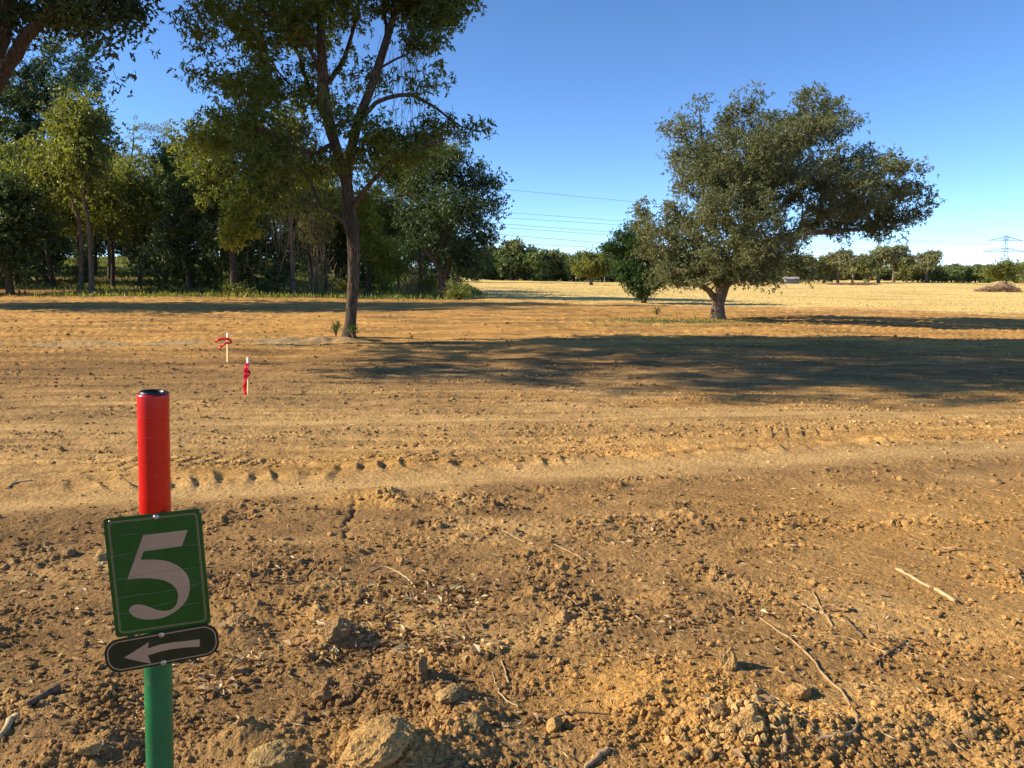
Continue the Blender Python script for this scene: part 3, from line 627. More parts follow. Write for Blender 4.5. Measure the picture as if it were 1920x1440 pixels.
# --- the tall tree with hanging vines, left of the middle
b = at_ground(655, 635); Y0 = b[1]; b[2] = gz(b[0], b[1])-.05
paths = [([b, Q(657, 600), Q(661, 540), Q(662, 460), Q(655, 400), Q(652, 372)], [.155, .135, .135, .15, .15, .16]),
         ([Q(652, 372), Q(645, 330, .2), Q(630, 275, .3), Q(614, 220, .2), Q(606, 160), Q(604, 90, -.2), Q(600, 10), Q(595, -90), Q(600, -190)], [.13, .11, .12, .14, .13, .10, .085, .06, .03]),
         ([Q(655, 378), Q(652, 320, -.2), Q(668, 245, -.4), Q(690, 190, -.5), Q(710, 130, -.4), Q(728, 70, -.2), Q(750, 0), Q(770, -80), Q(790, -170)], [.12, .11, .11, .10, .095, .085, .07, .05, .025]),
         ([Q(725, 75), Q(722, 30, .3), Q(718, -40, .6)], [.05, .04, .025]),
         ([Q(672, 235, -.4), Q(710, 205, -.8), Q(760, 190, -.7), Q(810, 205, -.5), Q(860, 235), Q(900, 245)], [.06, .05, .045, .035, .02, .01]),
         ([Q(700, 145, -.5), Q(740, 130, -.8), Q(780, 118, -1)], [.035, .03, .015]),
         ([Q(660, 390), Q(690, 355, -.5), Q(730, 318, -1), Q(780, 292, -1.3), Q(830, 285, -1.5)], [.07, .055, .045, .035, .02]),
         ([Q(661, 440), Q(635, 410, -.4), Q(600, 392, -.8), Q(560, 380, -1)], [.05, .04, .03, .015]),
         ([Q(625, 260, .3), Q(590, 295, -.6), Q(545, 285, -1), Q(490, 262, -1.2), Q(430, 262, -1)], [.06, .05, .045, .03, .012]),
         ([Q(614, 225, .2), Q(590, 170, .8), Q(565, 100, 1.2), Q(545, 20, 1.2), Q(530, -60, 1)], [.06, .055, .045, .03, .02]),
         ([Q(604, 130), Q(570, 95, -.8), Q(520, 70, -1.5), Q(460, 60, -1.5)], [.05, .04, .03, .015]),
         ([Q(606, 160), Q(640, 100, .8), Q(665, 20, 1), Q(680, -70, .8)], [.07, .06, .04, .02])]
LB = [(420,60,55,50,-.8,1),(400,150,45,40,-.6,.8),(450,130,60,50,.8,1),(470,20,80,45,.6,1),(520,60,70,60,-1,1),(560,10,80,50,1.3,1),(630,40,60,50,-1.2,.8),(560,130,70,50,1,.9),(500,180,70,45,-.4,.9),(430,215,55,30,.4,.7),
      (650,-40,120,60,0,1),(800,-30,90,50,.4,1),(480,-80,140,70,.3,1),(640,-150,160,60,0,1),(370,-10,40,35,0,.8),(820,20,45,35,0,.8),(860,15,25,15,.3,.4),(800,80,42,30,-.4,.7),(830,110,20,30,0,.4),(790,165,36,22,-.4,.6),(825,155,20,18,0,.4),
      (830,240,50,20,-.2,.8),(885,240,36,16,-.1,.7),(915,262,14,12,0,.4),(760,275,70,22,-.6,.7),(700,250,60,25,-1,.6),(690,120,40,35,.8,.5),(640,210,50,40,-.8,.6),(480,255,85,42,-1,.95),(410,265,55,40,-.4,.9),(380,300,40,25,0,.5),
      (520,310,75,34,-1.4,.8),(590,300,60,34,.8,.7),(480,365,46,36,-.8,.8),(478,410,32,28,-1,.8),(560,350,60,34,0,.5),(600,400,50,30,-.9,.4),(690,310,50,25,-1,.5),(790,300,50,18,-1.2,.6)]
hero, sk = tree('vine_hung_tree', b, paths, [tuple(l[:6])+(l[6]*(1.9 if l[0] > -3.4 and l[2] < 9 else .85),) for l in px_lobes(LB, Y0, 1.1)], 1050, 80000, .125, .038, LF_PECAN, BARK, tipr=.0055, spread=.17, step=.32, whorl=8, alpha=.3, droop=.5)
tag(hero, 'tall slender tree with dark trunk, thin vines hanging from its limbs, standing before the wood', 'tree')
# yellow leaves on the low left bough
yl = px_lobes([(478,425,26,22,-1.1),(470,455,24,10,-1.2),(490,395,22,20,-1.2),(465,445,16,14,-1.2),(505,440,18,8,-1.2)], Y0)
pp = lobe_pts(yl, 250); ww = 7; q = np.repeat(pp, ww, 0)+rng.normal(0, .05, (len(pp)*ww, 3)); ax = rng.normal(size=q.shape); ax[:, 2] -= .6; ax /= np.linalg.norm(ax, axis=1)[:, None]
v, f = quads(q, ax, rng.uniform(.09, .15, len(q)), np.full(len(q), .042)); o = link('yellow_leaves', np_mesh('yellow_leaves', v-b, f), LF_YEL, hero); o['label'] = 'bright yellow green leaves on the lowest left bough'
# hanging vines
mb = MB()
def strand(x0, ztop, zbot, y, r=.0035, sway=.05):
    n = 9; z = np.linspace(ztop, zbot, n); P = np.column_stack([x0+np.cumsum(rng.normal(0, sway*.35, n)), y+np.cumsum(rng.normal(0, sway*.3, n)), z]); mb.add(*tube(P-b, r, 3, cap=False))
for _ in range(44):
    t = Q(random.uniform(715, 800), random.gauss(95, 25), random.uniform(-1, .3)); strand(t[0], t[2], t[2]-random.uniform(.5, 1.6), t[1], .0045, .10)
for _ in range(40):
    t = Q(random.uniform(660, 860), random.gauss(215, 15), random.uniform(-1, .3)); strand(t[0], t[2], t[2]-random.uniform(.3, 1.0), t[1], .0045)
for _ in range(150):
    t = Q(random.gauss(570, 38), random.gauss(385, 22), random.uniform(-1.3, .3)); strand(t[0], t[2], t[2]-random.uniform(.3, 1.5), t[1], .0035, .12)
for _ in range(110):
    t = Q(random.gauss(560, 60), random.gauss(260, 35), random.uniform(-1.3, .6)); strand(t[0], t[2], t[2]-random.uniform(.2, .8), t[1], .005, .14)
for _ in range(14):
    t = Q(random.uniform(650, 670), random.uniform(380, 430), -.17); strand(t[0], t[2], t[2]-random.uniform(.6, 1.4), t[1], .006, .03)
mb.build('hanging_vines', VINE, hero)

# --- big tree at the left edge, trunk just outside the frame
Y0 = 17.3; b = np.array([-12.7, Y0, 0]); b[2] = gz(b[0], b[1])-.05
paths = [([b, Q(-75, 450), Q(-60, 300), Q(-32, 180), Q(-14, 100), Q(2, 40), Q(14, -20), Q(20, -150), Q(0, -320)], [.36, .31, .28, .26, .24, .22, .19, .14, .07]),
         ([Q(-30, 190), Q(0, 150, -.1), Q(25, 110, -.2), Q(55, 70, -.3), Q(92, 35, -.4), Q(135, 14, -.4), Q(190, 8, -.5), Q(250, -8, -.5), Q(330, -10, -.4)], [.16, .15, .14, .125, .10, .075, .06, .045, .02]),
         ([Q(60, 66, -.3), Q(85, 20, .2), Q(110, -40, .5), Q(150, -110, .6)], [.085, .07, .055, .03]),
         ([Q(14, -20), Q(-60, -120, .6), Q(-150, -200, 1), Q(-260, -260, 1)], [.09, .07, .05, .03]),
         ([Q(20, -150), Q(90, -220, -.6), Q(170, -280, -1)], [.07, .05, .03])]
LB = [(60,20,60,26,.2,.9),(130,30,55,18,.2,.8),(200,28,50,22,-.3,1),(250,30,45,22,-.2,1),(255,80,30,22,-.3,.8),(290,100,26,14,-.3,.6),(325,105,14,14,-.3,.3),(322,132,8,10,-.3,.15),(215,95,30,16,-.4,.5),(225,130,20,16,-.4,.4),(240,155,10,8,-.4,.2),
      (270,20,20,20,-.3,.5),(100,70,50,18,.5,.4),(60,85,40,22,.5,.3),(380,-5,60,12,-.3,.4),(180,-60,140,50,0,1),(100,-170,200,80,0,1),(-40,-260,220,90,0,1),(-200,-180,180,90,0,1),(-180,-60,110,60,0,1),(-60,-10,60,50,.6,.7),(20,-360,160,60,0,.8),(-40,-480,200,80,0,1),(40,-600,170,80,0,1),(-80,-700,150,70,0,.8)]
WL = [(-13.5,15.5,7.2,2.2,2.4,1.6,1),(-13,12.6,6.8,2.0,2.0,1.4,1),(-11.0,13.5,8.4,1.9,2.4,1.4,1),(-10.5,15.5,11.6,3.2,3.4,2.0,1),(-13.5,13.2,11.5,3.2,3.2,2.2,1),(-9.5,12.2,9.6,2.2,2.2,1.6,.9),(-8.0,18.0,11.2,2.8,3.0,1.9,1),(-12,17.5,14.5,3.6,4,2.2,1),(-6.5,14.8,11.2,2.2,2.4,1.5,.9),(-11.5,10.6,8.6,2.3,1.8,1.5,.9),(-15.5,17,11,3,3,2.2,1),(-9,15,13.8,2.8,3,1.6,.9),(-4.5,17.5,13.4,2.2,2.4,1.2,.7)]
left, sk = tree('overhanging_tree', b, paths, [tuple(l[:6])+(l[6]*(3.0 if l[2] < 7.2 and l[0] > -11.5 else .9),) for l in px_lobes(LB[:-3], Y0, .8)]+[tuple(l[:6])+(l[6]*.8,) for l in WL], 1700, 190000, .13, .06, LF_DARK, BARKD, tipr=.006, spread=.2, step=.35, whorl=5, alpha=.3, flare=1.5)
tag(left, 'tree at the left edge reaching a thick bent limb over the top left corner', 'tree')

# --- trees of the wood that show their own outline
def wood_tree(name, px, py, LB, npts, nleaf, lm, bm, r0, lab, top=None, L=.17, W=.075, depth=1.0, Yd=None, lean=None, group=GR_WOOD, cat='tree', spread=.32, tipr=.010, forks=None, minr=.012, **k):
    global Y0
    b = at_ground(px, py) if Yd is None else at_depth(px, py, Yd); b[2] = gz(b[0], b[1])-.08; Y0 = b[1]
    lobes = px_lobes(LB, Y0, depth); cx = np.average([l[0] for l in lobes]); zt = max(l[2]+l[5]*.3 for l in lobes)
    tp = [b]; mid = lean or []
    for q in mid: tp.append(Q(*q))
    if not mid: tp.append(b+np.array([(cx-b[0])*.15, 0, (zt-b[2])*.35]))
    tp.append(np.array([cx*.6+tp[-1][0]*.4, Y0, b[2]+(zt-b[2])*.92]))
    paths = [(tp, list(np.linspace(r0, r0*.25, len(tp)+1)))]
    for fk in forks or []: paths.append(([Q(*q) for q in fk], [r0*.6, r0*.3]))
    o, s = tree(name, b, paths, lobes, npts, nleaf, L, W, lm, bm, tipr, spread, .8, .3, .15, minr, .35, 6, **k)
    tag(o, lab, cat, group); return o, b
TA, bA = wood_tree('tall_dark_tree', 30, 548, [(120,110,75,55),(60,140,90,70,2),(150,190,65,60,-1),(70,230,90,60,-2),(170,260,50,50),(60,300,90,60,1),(130,340,80,50,-1),(20,200,80,80,0),(190,330,35,40),(-60,180,90,90),(-60,300,80,70),(40,380,70,35,-1,.5)],
          680, 62000, LF_DARK, BARK, .34, 'tall dark tree with leaning pale trunk at the left of the wood', L=.25, W=.12, lean=[(38, 420), (45, 330)])
TB, bB = wood_tree('olive_tree', 237, 532, [(265,250,40,30),(235,290,45,38,1),(310,270,42,36),(280,330,70,45,-1),(220,350,45,40),(330,340,50,40,1),(260,385,70,32,0,.7)], 380, 27000, LF_OLIVE, BARKD, .30, 'olive green tree with a rounded top showing against the sky in the wood', L=.22, W=.10)
TB2, _ = wood_tree('forked_dark_tree', 262, 528, [(270,390,50,30),(240,405,40,22),(310,400,45,26),(290,350,45,40)], 160, 12000, LF_DARK, BARKD, .3, 'dark tree whose trunk forks low, right beside the olive tree trunk', forks=[[(262,480),(285,430)],[(262,490),(240,430)]])
TC, _ = wood_tree('pale_stemmed_tree', 309, 546, [(330,300,35,50),(300,360,40,50,1),(350,380,35,40),(320,412,50,26,0,.5)], 240, 20000, LF_OLIVE, BARKP, .18, 'slim tree with a pale lit stem between the forked tree and the vine hung tree')
TD, _ = wood_tree('straight_dark_tree', 441, 556, [(400,240,55,40,1),(450,250,60,45,2),(380,300,50,45),(440,340,70,50,1),(350,260,35,40),(500,300,60,60,3),(410,375,60,30,0,.5)], 420, 26000, LF_OLIVE, BARKD, .30, 'straight dark trunked tree below the yellow leaves', L=.22, W=.10)
TE, bE = wood_tree('end_tree', 832, 560, [(850,300,50,35),(890,330,50,35,1),(800,320,50,40,1),(925,350,26,26),(930,390,22,22,0,.8),(860,390,70,45,-1),(900,430,35,30),(800,420,60,50,0),(880,490,45,35),(905,460,25,25,0,.7),(840,490,60,40,1,.8),(770,380,45,50,1),(945,372,14,16,0,.5)],
          560, 50000, LF_DARK, BARK, .26, 'dark rounded tree with leaning trunk ending the wood on its right', lean=[(822, 500), (790, 440)], forks=[[(828,530),(860,450)],[(815,490),(850,400)]])
TF, _ = wood_tree('light_green_tree', 790, 557, [(770,290,35,30),(800,285,35,28),(750,330,35,40),(830,295,30,25),(790,340,40,35,-1,.7),(720,320,40,40,1)], 260, 26000, LF_LIME, BARK, .17, 'fresh light green tree top just left of the dark end tree', W=.05, L=.22)
TG, _ = wood_tree('thin_tree', 748, 552, [(740,400,35,30),(720,420,30,26),(700,380,35,35),(760,430,25,22)], 150, 11000, LF_OLIVE, BARK, .13, 'thin curved tree right of the dark trunk of the vine hung tree')
TH_, _ = wood_tree('leaning_thin_tree', 690, 556, [(685,420,30,35),(710,470,40,30),(725,500,35,25),(670,380,30,30)], 170, 15000, LF_LIME, BARKD, .16, 'leafy thin tree directly right of the vine hung trunk, its foliage low to the ground')
TI, _ = wood_tree('slim_tree', 613, 553, [(600,420,35,30),(620,380,35,35),(585,435,28,20)], 120, 8000, LF_OLIVE, BARK, .14, 'slim tree with crossing pale stems left of the vine hung trunk')
TJ, _ = wood_tree('shaded_tree', 585, 548, [(560,400,45,35),(540,410,40,26),(590,340,50,40)], 150, 12000, LF_DARK, BARKD, .18, 'shaded tree behind the hanging vines')
TK, _ = wood_tree('young_edge_tree', 103, 538, [(105,420,40,35),(80,370,45,40),(140,400,40,35),(110,445,40,16,0,.3)], 160, 13000, LF_DARK, BARKD, .24, 'dark trunk with brush round its foot right of the pale leaning trunk')
TL, _ = wood_tree('narrow_dark_tree', 330, 545, [(340,415,40,26),(360,390,40,30),(310,400,30,35)], 120, 9000, LF_DARK, BARKD, .2, 'dark trunk just right of the slim pale stem')
TM, _ = wood_tree('back_green_tree', 478, 538, [(470,405,35,26),(500,385,40,35),(450,380,40,35)], 140, 10000, LF_OLIVE, BARKD, .2, 'thin black trunk just right of the straight dark trunk')

# --- generic wood trees, copied
def generic(seed, H, Rr, nl, lm, bm, r0, L, W, npts=220, clear=.35, k=7, depthy=1.0):
    g = np.random.default_rng(seed); b = np.zeros(3); lobes = []
    for i in range(k):
        a = g.uniform(0, 6.28); rr_ = g.uniform(0, .55)*Rr; z = H*g.uniform(clear+.12, .86); s = Rr*g.uniform(.38, .62)*(1.15-.45*(z/H-.5)*2)
        lobes.append((rr_*math.cos(a), rr_*math.sin(a), z, s, s, min(s*.85, H-z), 1))
    lobes.append((0, 0, H*.8, Rr*.45, Rr*.45, H*.18, 1))
    tp = [b, np.array([g.normal(0, .15), g.normal(0, .15), H*.3]), np.array([g.normal(0, .3), g.normal(0, .3), H*.55]), np.array([0, 0, H*.85])]
    return tree('wood_tree', b, [(tp, [r0, r0*.85, r0*.6, r0*.2])], lobes, npts, nl, L, W, lm, bm, .011, .38, .9, .3, .16, .014, .35, 5)[0]
def place(o, x, y, rz, s, label, group, name=None, cat='tree', zoff=-.08, sz=None):
    o.location = (x, y, gz(x, y)+zoff); o.rotation_euler.z = rz; o.scale = (s, s, sz or s); tag(o, label, cat, group)
    if name: o.name = name
    return o
def dup(o):
    c = o.copy(); col.objects.link(c)
    for ch in list(o.children):
        d = ch.copy(); col.objects.link(d); d.parent = c
    return c
V = [generic(1, 13, 3.7, 10500, LF_DARK, BARKD, .22, .24, .11, clear=.24, k=10), generic(2, 11.5, 3.5, 10000, LF_OLIVE, BARKD, .16, .24, .11, clear=.24, k=10), generic(3, 14, 3.1, 9000, LF_OLIVE, BARKP, .16, .24, .11, clear=.3, k=10),
     generic(4, 8, 3.8, 19000, LF_DARK, BARK, .2, .24, .12, clear=.02, k=9)]
used = [False]*4
def gput(k, *a, **kw):
    o = V[k] if not used[k] else dup(V[k]); used[k] = True; return place(o, *a, **kw)
LM = [(-80,'the left edge'),(30,'the pale leaning trunk'),(103,'the brush footed trunk'),(237,'the olive tree'),(285,'the forked tree'),(309,'the pale stem'),(441,'the straight dark trunk'),(585,'the hanging vines'),(655,'the vine hung trunk'),(748,'the thin curved tree'),(832,'the end tree'),(1100,'the field')]
def wlab(kk, x, y, row):
    px = 960+F*x*cp/y
    for a, b_ in zip(LM, LM[1:]):
        if px < b_[0]: break
    return desc[kk]+' '+['just behind', 'second row behind', 'midway behind', 'far behind', 'farthest back behind'][row]+' '+(a[1] if px-a[0] < b_[0]-px else b_[1])+(', left side' if px-a[0] >= b_[0]-px else ', right side')
ORDW = 'first second third fourth fifth sixth seventh eighth ninth tenth eleventh twelfth thirteenth fourteenth fifteenth sixteenth seventeenth eighteenth nineteenth twentieth'.split()
def ORDS(k): return ORDW[k] if k < 20 else 'twenty '+ORDW[k-20] if k < 29 else 'thirtieth' if k == 29 else 'thirty '+ORDW[k-30] if k < 39 else 'fortieth' if k == 39 else 'forty '+ORDW[k-40]
desc = ['broad dark tree', 'olive tree', 'tall slim tree', 'low bushy dark tree']
seenl = {}
n = 0
for row, (yd, x0, x1, cnt) in enumerate([(54, -40, -14, 7), (62, -46, -13, 8), (70, -54, -15, 8), (79, -62, -13, 9), (88, -70, -14, 9)]):
    for k in range(cnt):
        x = x0+(x1-x0)*(k+random.uniform(.1, .9))/cnt; y = yd+random.uniform(-3, 3); kk = random.choice([0, 1, 1, 2, 3])
        lb = wlab(kk, x, y, row); seenl[lb] = seenl.get(lb, 0)+1; lb = lb if seenl[lb] == 1 else lb.replace(' side', ' outer side')
        gput(kk, x, y, random.uniform(0, 6.3), random.uniform(.85, 1.15), lb, 'trees inside the shaded wood')
for k in range(34):       # trees beyond the lit meadow behind the wood
    x = -126+k*3.5+random.uniform(-1.5, 1.5); y = 140+random.uniform(-6, 10); kk = 3
    gput(kk, x, y, random.uniform(0, 6.3), random.uniform(1.45, 1.75), '%s behind the bright meadow, %s from the left of its row' % (desc[kk], ORDS(k)), 'trees beyond the meadow behind the wood')
# trees left of the frame whose shadows cross the field
for q, (x, y, s, sz) in enumerate([(-29.5,34.5,1.1,1.35),(-34,37.5,1.2,1.5),(-32.5,40.5,1.2,1.75),(-41,36.5,1.25,1.6),(-48,38,1.3,1.9)]):
    gput(0, x, y, random.uniform(0, 6.3), s, 'tall dark tree left of the frame, %s in distance, shading the ground before the wood' % ['nearest','fourth','fifth','second','third','sixth'][q], 'trees left of the frame', sz=sz)

SAPM = [generic(31, 4.2, 1.5, 3000, LF_OLIVE, BARKD, .05, .2, .09, npts=70, clear=.02, k=6), generic(32, 3.4, 1.6, 3000, LF_DARK, BARKD, .05, .2, .09, npts=70, clear=.0, k=6)]
for o in SAPM: o.name = 'sapling'
sp = []
for k in range(14):
    y = random.uniform(51, 96); sp.append((random.uniform(-.70, -.16), y, k % 2))
sp.sort(); n2 = [0, 0]
for k, (xr, y, kk) in enumerate(sp):
    o = SAPM[kk] if n2[kk] == 0 else dup(SAPM[kk]); n2[kk] += 1
    place(o, xr*y, y, random.uniform(0, 6.3), random.uniform(.4, .95), '%s %s leafy sapling from the left in the undergrowth of the wood' % (ORDS(n2[kk]-1), ['olive', 'dark'][kk]), 'saplings under the wood')
# --- dark bushy small tree left of the lone tree
o, _ = wood_tree('bushy_small_tree', 1207, 569, [(1205,530,32,24,0,1.6),(1190,518,26,22,0,1.3),(1225,525,28,24,0,1.3),(1205,548,24,14,0,1),(1175,455,28,26,1,.9),(1150,470,22,16,1,.6),(1200,440,34,30,1),(1170,500,22,30,.6,.8),(1215,480,36,30,.5),(1140,463,14,8,1,.4),(1180,425,10,16,1,.3)], 360, 38000, LF_BUSH, BARKD, .13,
          'dark green bushy small tree behind the left side of the lone tree', group=None, L=.12, W=.05, spread=.2, tipr=.007, forks=[[(1205,568),(1195,540)],[(1208,568),(1222,540)]])
o, _ = wood_tree('round_field_tree', 1108, 530, [(1108,495,26,16),(1095,505,18,12),(1122,500,22,16),(1108,480,18,9,0,.6)], 160, 9000, LF_OLIVE, BARKP, .3, 'small rounded olive tree standing before the far tree line, left of the bushy tree', group=None, Yd=118, L=.4, W=.2, spread=.5, tipr=.03)
o, _ = wood_tree('thin_crowned_tree', 1886, 536, [(1868,505,16,14),(1890,500,16,12),(1850,508,12,8,0,.7),(1875,515,24,8,0,.7),(1900,512,10,8,0,.5)], 150, 5200, LF_OLIVE, BARKP, .28, 'thin crowned grey tree with a pale stem in front of the steel tower', group=None, Yd=150, L=.4, W=.18, spread=.6, tipr=.03)
# --- far tree line, one by one
LF_F1 = leafmat('leaf_far_olive', (0.094, 0.118, 0.047), (0.265, 0.281, 0.102), None, 0, .2); LF_F2 = leafmat('leaf_far_green', (0.094, 0.133, 0.047), (0.265, 0.312, 0.094), None, 0, .2); LF_F3 = leafmat('leaf_far_dark', (0.072, 0.112, 0.045), (0.203, 0.263, 0.092), None, 0, .2); LF_F4 = leafmat('leaf_far_grey', (0.122, 0.129, 0.064), (0.302, 0.302, 0.159), None, 0, .2)  # far leaf colours made paler, distance haze put into the colour
FV = [generic(21, 8, 4.6, 6500, LF_F1, BARKP, .32, .55, .3, npts=130, clear=.12, k=9), generic(22, 7.5, 4.2, 6000, LF_F2, BARKP, .3, .55, .3, npts=120, clear=.1, k=8),
      generic(23, 7, 4.8, 6500, LF_F3, BARKD, .3, .55, .3, npts=120, clear=.05, k=9), generic(24, 8.5, 4.6, 5600, LF_F4, BARKP, .34, .5, .26, npts=150, clear=.32, k=8)]
for o in FV: o.name = 'far_tree'
fu = [False]*4
def fput(kk, px, Yd, s, lab, grp, sz=None):
    p = at_depth(px, 520, Yd); s *= 1.18; sz = (sz or s)*1.0; o = FV[kk] if not fu[kk] else dup(FV[kk]); fu[kk] = True
    return place(o, p[0], Yd, random.uniform(0, 6.3), s, lab, grp, zoff=-.25, sz=sz)
fd = ['olive tree', 'light green tree', 'dark green tree', 'pale stemmed tree']
cnts = {}
ordw = 'first second third fourth fifth sixth seventh eighth ninth tenth eleventh twelfth thirteenth fourteenth fifteenth sixteenth'.split()
def ordn(key): cnts[key] = cnts.get(key, 0)+1; return ORDS(cnts[key]-1)+' '
GL = 'trees of the far tree line left of the lone tree'; GRt = 'trees of the far tree line at the right'
for px, kk, s in [(872,0,.95),(890,2,1.0),(908,1,1.0),(925,0,1.05),(942,2,1.0),(962,0,1.25),(984,2,1.2),(1004,1,.95),(1022,1,1.05),(1040,0,.95),(1058,2,.95),(1075,2,.95),(1092,0,.9),(1130,2,1.0),(1150,0,1.1),(1170,2,1.0),(1195,0,1.1),(1250,0,1.0),(1285,2,1.0),(1320,1,1.0),(1420,0,1),(1450,2,1)]:
    lab = ordn(('L', kk))+fd[kk]+' of the far tree line, counted from the left'
    fput(kk, px, 212+random.uniform(-6, 6), s, lab, GL)
for px, kk, s in [(1490,0,1.0),(1515,3,1.0),(1545,0,1.0),(1572,3,1.15),(1598,3,.95),(1622,0,1.05),(1648,3,1.25),(1676,3,1.3),(1700,0,1.0),(1738,3,1.1),(1722,2,.8),(1760,1,.65),(1785,2,.7),(1808,2,.72),(1830,2,.78),(1852,2,.7),(1910,1,.85),(1928,0,.9),(1950,0,.9)]:
    fput(kk, px, 188+random.uniform(-5, 5), s*.74, ordn(('R', kk))+fd[kk]+' of the right far tree line, from the left', GRt)
for k in range(66):
    px = 850+k*17; kk = [2, 0, 1][k % 3]; fput(kk, px, 236+random.uniform(-4, 8), .88, ordn(('B', kk))+'low bushy '+fd[kk]+' behind the far tree line, from the left', 'back row of the far tree line', sz=.70)

# ------------------------------------------------------------------ grass and undergrowth
def blades(name, x, y, h, wd, mat, lab, cat):
    n = len(x); z = ground(x, y); ax = np.column_stack([rng.normal(0, .35, n), rng.normal(0, .35, n), np.ones(n)]); ax /= np.linalg.norm(ax, axis=1)[:, None]
    v, f = quads(np.column_stack([x, y, z-.02]), ax, h, wd, None, .2); tag(link(name, np_mesh(name, v, f), mat), lab, cat, kind='stuff')
n = 60000; y = rng.uniform(58, 128, n); x = -3-rng.uniform(0, 1, n)*(y*.72-3)-.08*(y-45)+2; k = rng.uniform(size=n) < .25+sst(-.2, .3, fbm(x/5, y/4, 90, 2)); x = x[k]; y = y[k]
blades('meadow_grass', x, y, rng.uniform(.12, .4, len(x)), np.full(len(x), .05)+y*.0006, GRASS, 'long green and straw coloured grass growing under and behind the wood', 'grass')
n = 26000; y = 36*np.exp(rng.uniform(0, 1.6, n)); x = rng.uniform(-.1, .75, n)*y; k = (y > 47+4*noise2(x/6, y/4, 92)-7*sst(8, 30, x)); x = x[k]; y = y[k]
blades('field_stubble', x, y, rng.uniform(.04, .13, len(x)), .02+y*.0005, STUB, 'dry golden stubble covering the far part of the field', 'stubble')
n = 1500; x = 5.6+rng.normal(0, 1.6, n); y = 26.2+rng.normal(0, .9, n)
blades('tree_foot_grass', x, y, rng.uniform(.04, .16, n), np.full(n, .022), GRASS, 'sparse grass left around the foot of the lone tree', 'grass')
n = 7000; a = rng.uniform(0, 1, n); x = -3-26*a+rng.normal(0, 1.0, n); y = 52-.02*x+rng.normal(0, 2.4, n)
blades('undergrowth', x, y, rng.uniform(.15, .5, n), np.full(n, .06), LF_OLIVE, 'low brush along the front edge of the wood', 'undergrowth')
# brush clumps at trunk feet
def shrub(name, px, py, wpx, hpx, nl, lm, lab, Lf=.10, Yd=None):
    p = at_ground(px, py) if Yd is None else at_depth(px, py, Yd); p[2] = gz(p[0], p[1]); m = p[1]/F; root = empty(name, p); mb = MB(); tips = []
    for k in range(14):
        e = np.array([random.gauss(0, wpx*m*.35), random.gauss(0, wpx*m*.3), hpx*m*random.uniform(.5, 1)]); mid_ = e*.5+np.array([0, 0, .05]); P = smooth_path([np.zeros(3), mid_, e], 6); mb.add(*tube(P, np.linspace(.008, .003, 6)*(1+p[1]/40), 4, cap=False)); tips += [P[-1], P[-2], P[-3]]
    mb.build('stem', TWIGD, root); T = np.array(tips)[rng.integers(0, len(tips), nl)]+rng.normal(0, 1, (nl, 3))*np.array([wpx*m*.16, wpx*m*.16, hpx*m*.12]); T[:, 2] = np.abs(T[:, 2])
    ax = rng.normal(size=(nl, 3)); ax[:, 2] += .2; ax /= np.linalg.norm(ax, axis=1)[:, None]; v, f = quads(T, ax, Lf*rng.uniform(.7, 1.3, nl), Lf*.5*np.ones(nl)); link('leaves', np_mesh('leaves', v, f), lm, root)
    tag(root, lab, 'shrub'); return root
shrub('sprout', 630, 634, 14, 30, 110, LF_SAP, 'small leaning green sprout left of the foot of the vine hung tree', .06)
shrub('sprout', 663, 637, 22, 24, 150, LF_SAP, 'low leafy green sprout against the foot of the vine hung tree', .06)
shrub('shrub', 100, 540, 60, 40, 1500, LF_OLIVE, 'brushy shrub round the dark trunk right of the pale leaning trunk', .16)
shrub('shrub', 450, 556, 40, 22, 700, LF_OLIVE, 'low shrub at the foot of the straight dark tree', .14)
shrub('shrub', 345, 545, 30, 24, 600, LF_DARK, 'dark shrub right of the slim pale stem', .14)
shrub('shrub', 805, 558, 44, 40, 1500, LF_OLIVE, 'tan green shrub left of the leaning trunk of the end tree', .14)
shrub('shrub', 862, 562, 36, 18, 700, LF_OLIVE, 'low shrub right of the leaning trunk of the end tree', .14)
shrub('shrub', 640, 552, 40, 26, 700, LF_OLIVE, 'low shrub left of the vine hung trunk at the edge of the wood', .14)
shrub('shrub', 720, 548, 50, 50, 1900, LF_LIME, 'leafy green shrub right of the vine hung trunk in the wood', .15)
shrub('weed', 1232, 592, 12, 16, 60, LF_DARK, 'dark leafy weed in the soil left of the lone tree', .08)

for px, py, hp, lab in ((530, 545, 110, 'pale tangle of bare stems standing in the wood left of the vine hung tree'), (600, 552, 90, 'bare leaning stems in the wood just left of the vine hung trunk'), (775, 556, 70, 'bare thin stems in the wood between the vine hung trunk and the end tree')):
    p = at_ground(px, py); p[2] = gz(p[0], p[1]); m = p[1]/F; mb = MB()
    for k in range(70):
        x0 = random.gauss(0, 9*m); y0 = random.gauss(0, .5); tx = x0+random.gauss(0, 16*m); hh = hp*m*random.uniform(.3, 1); P = smooth_path([(x0, y0, 0), (x0+(tx-x0)*.3+random.gauss(0, .1), y0, hh*.5), (tx, y0+random.gauss(0, .3), hh)], 7); mb.add(*tube(P, np.linspace(.028, .010, 7), 3, cap=False))
    o = mb.build('bare_stems', TWIG); o.location = p; tag(o, lab, 'brush')
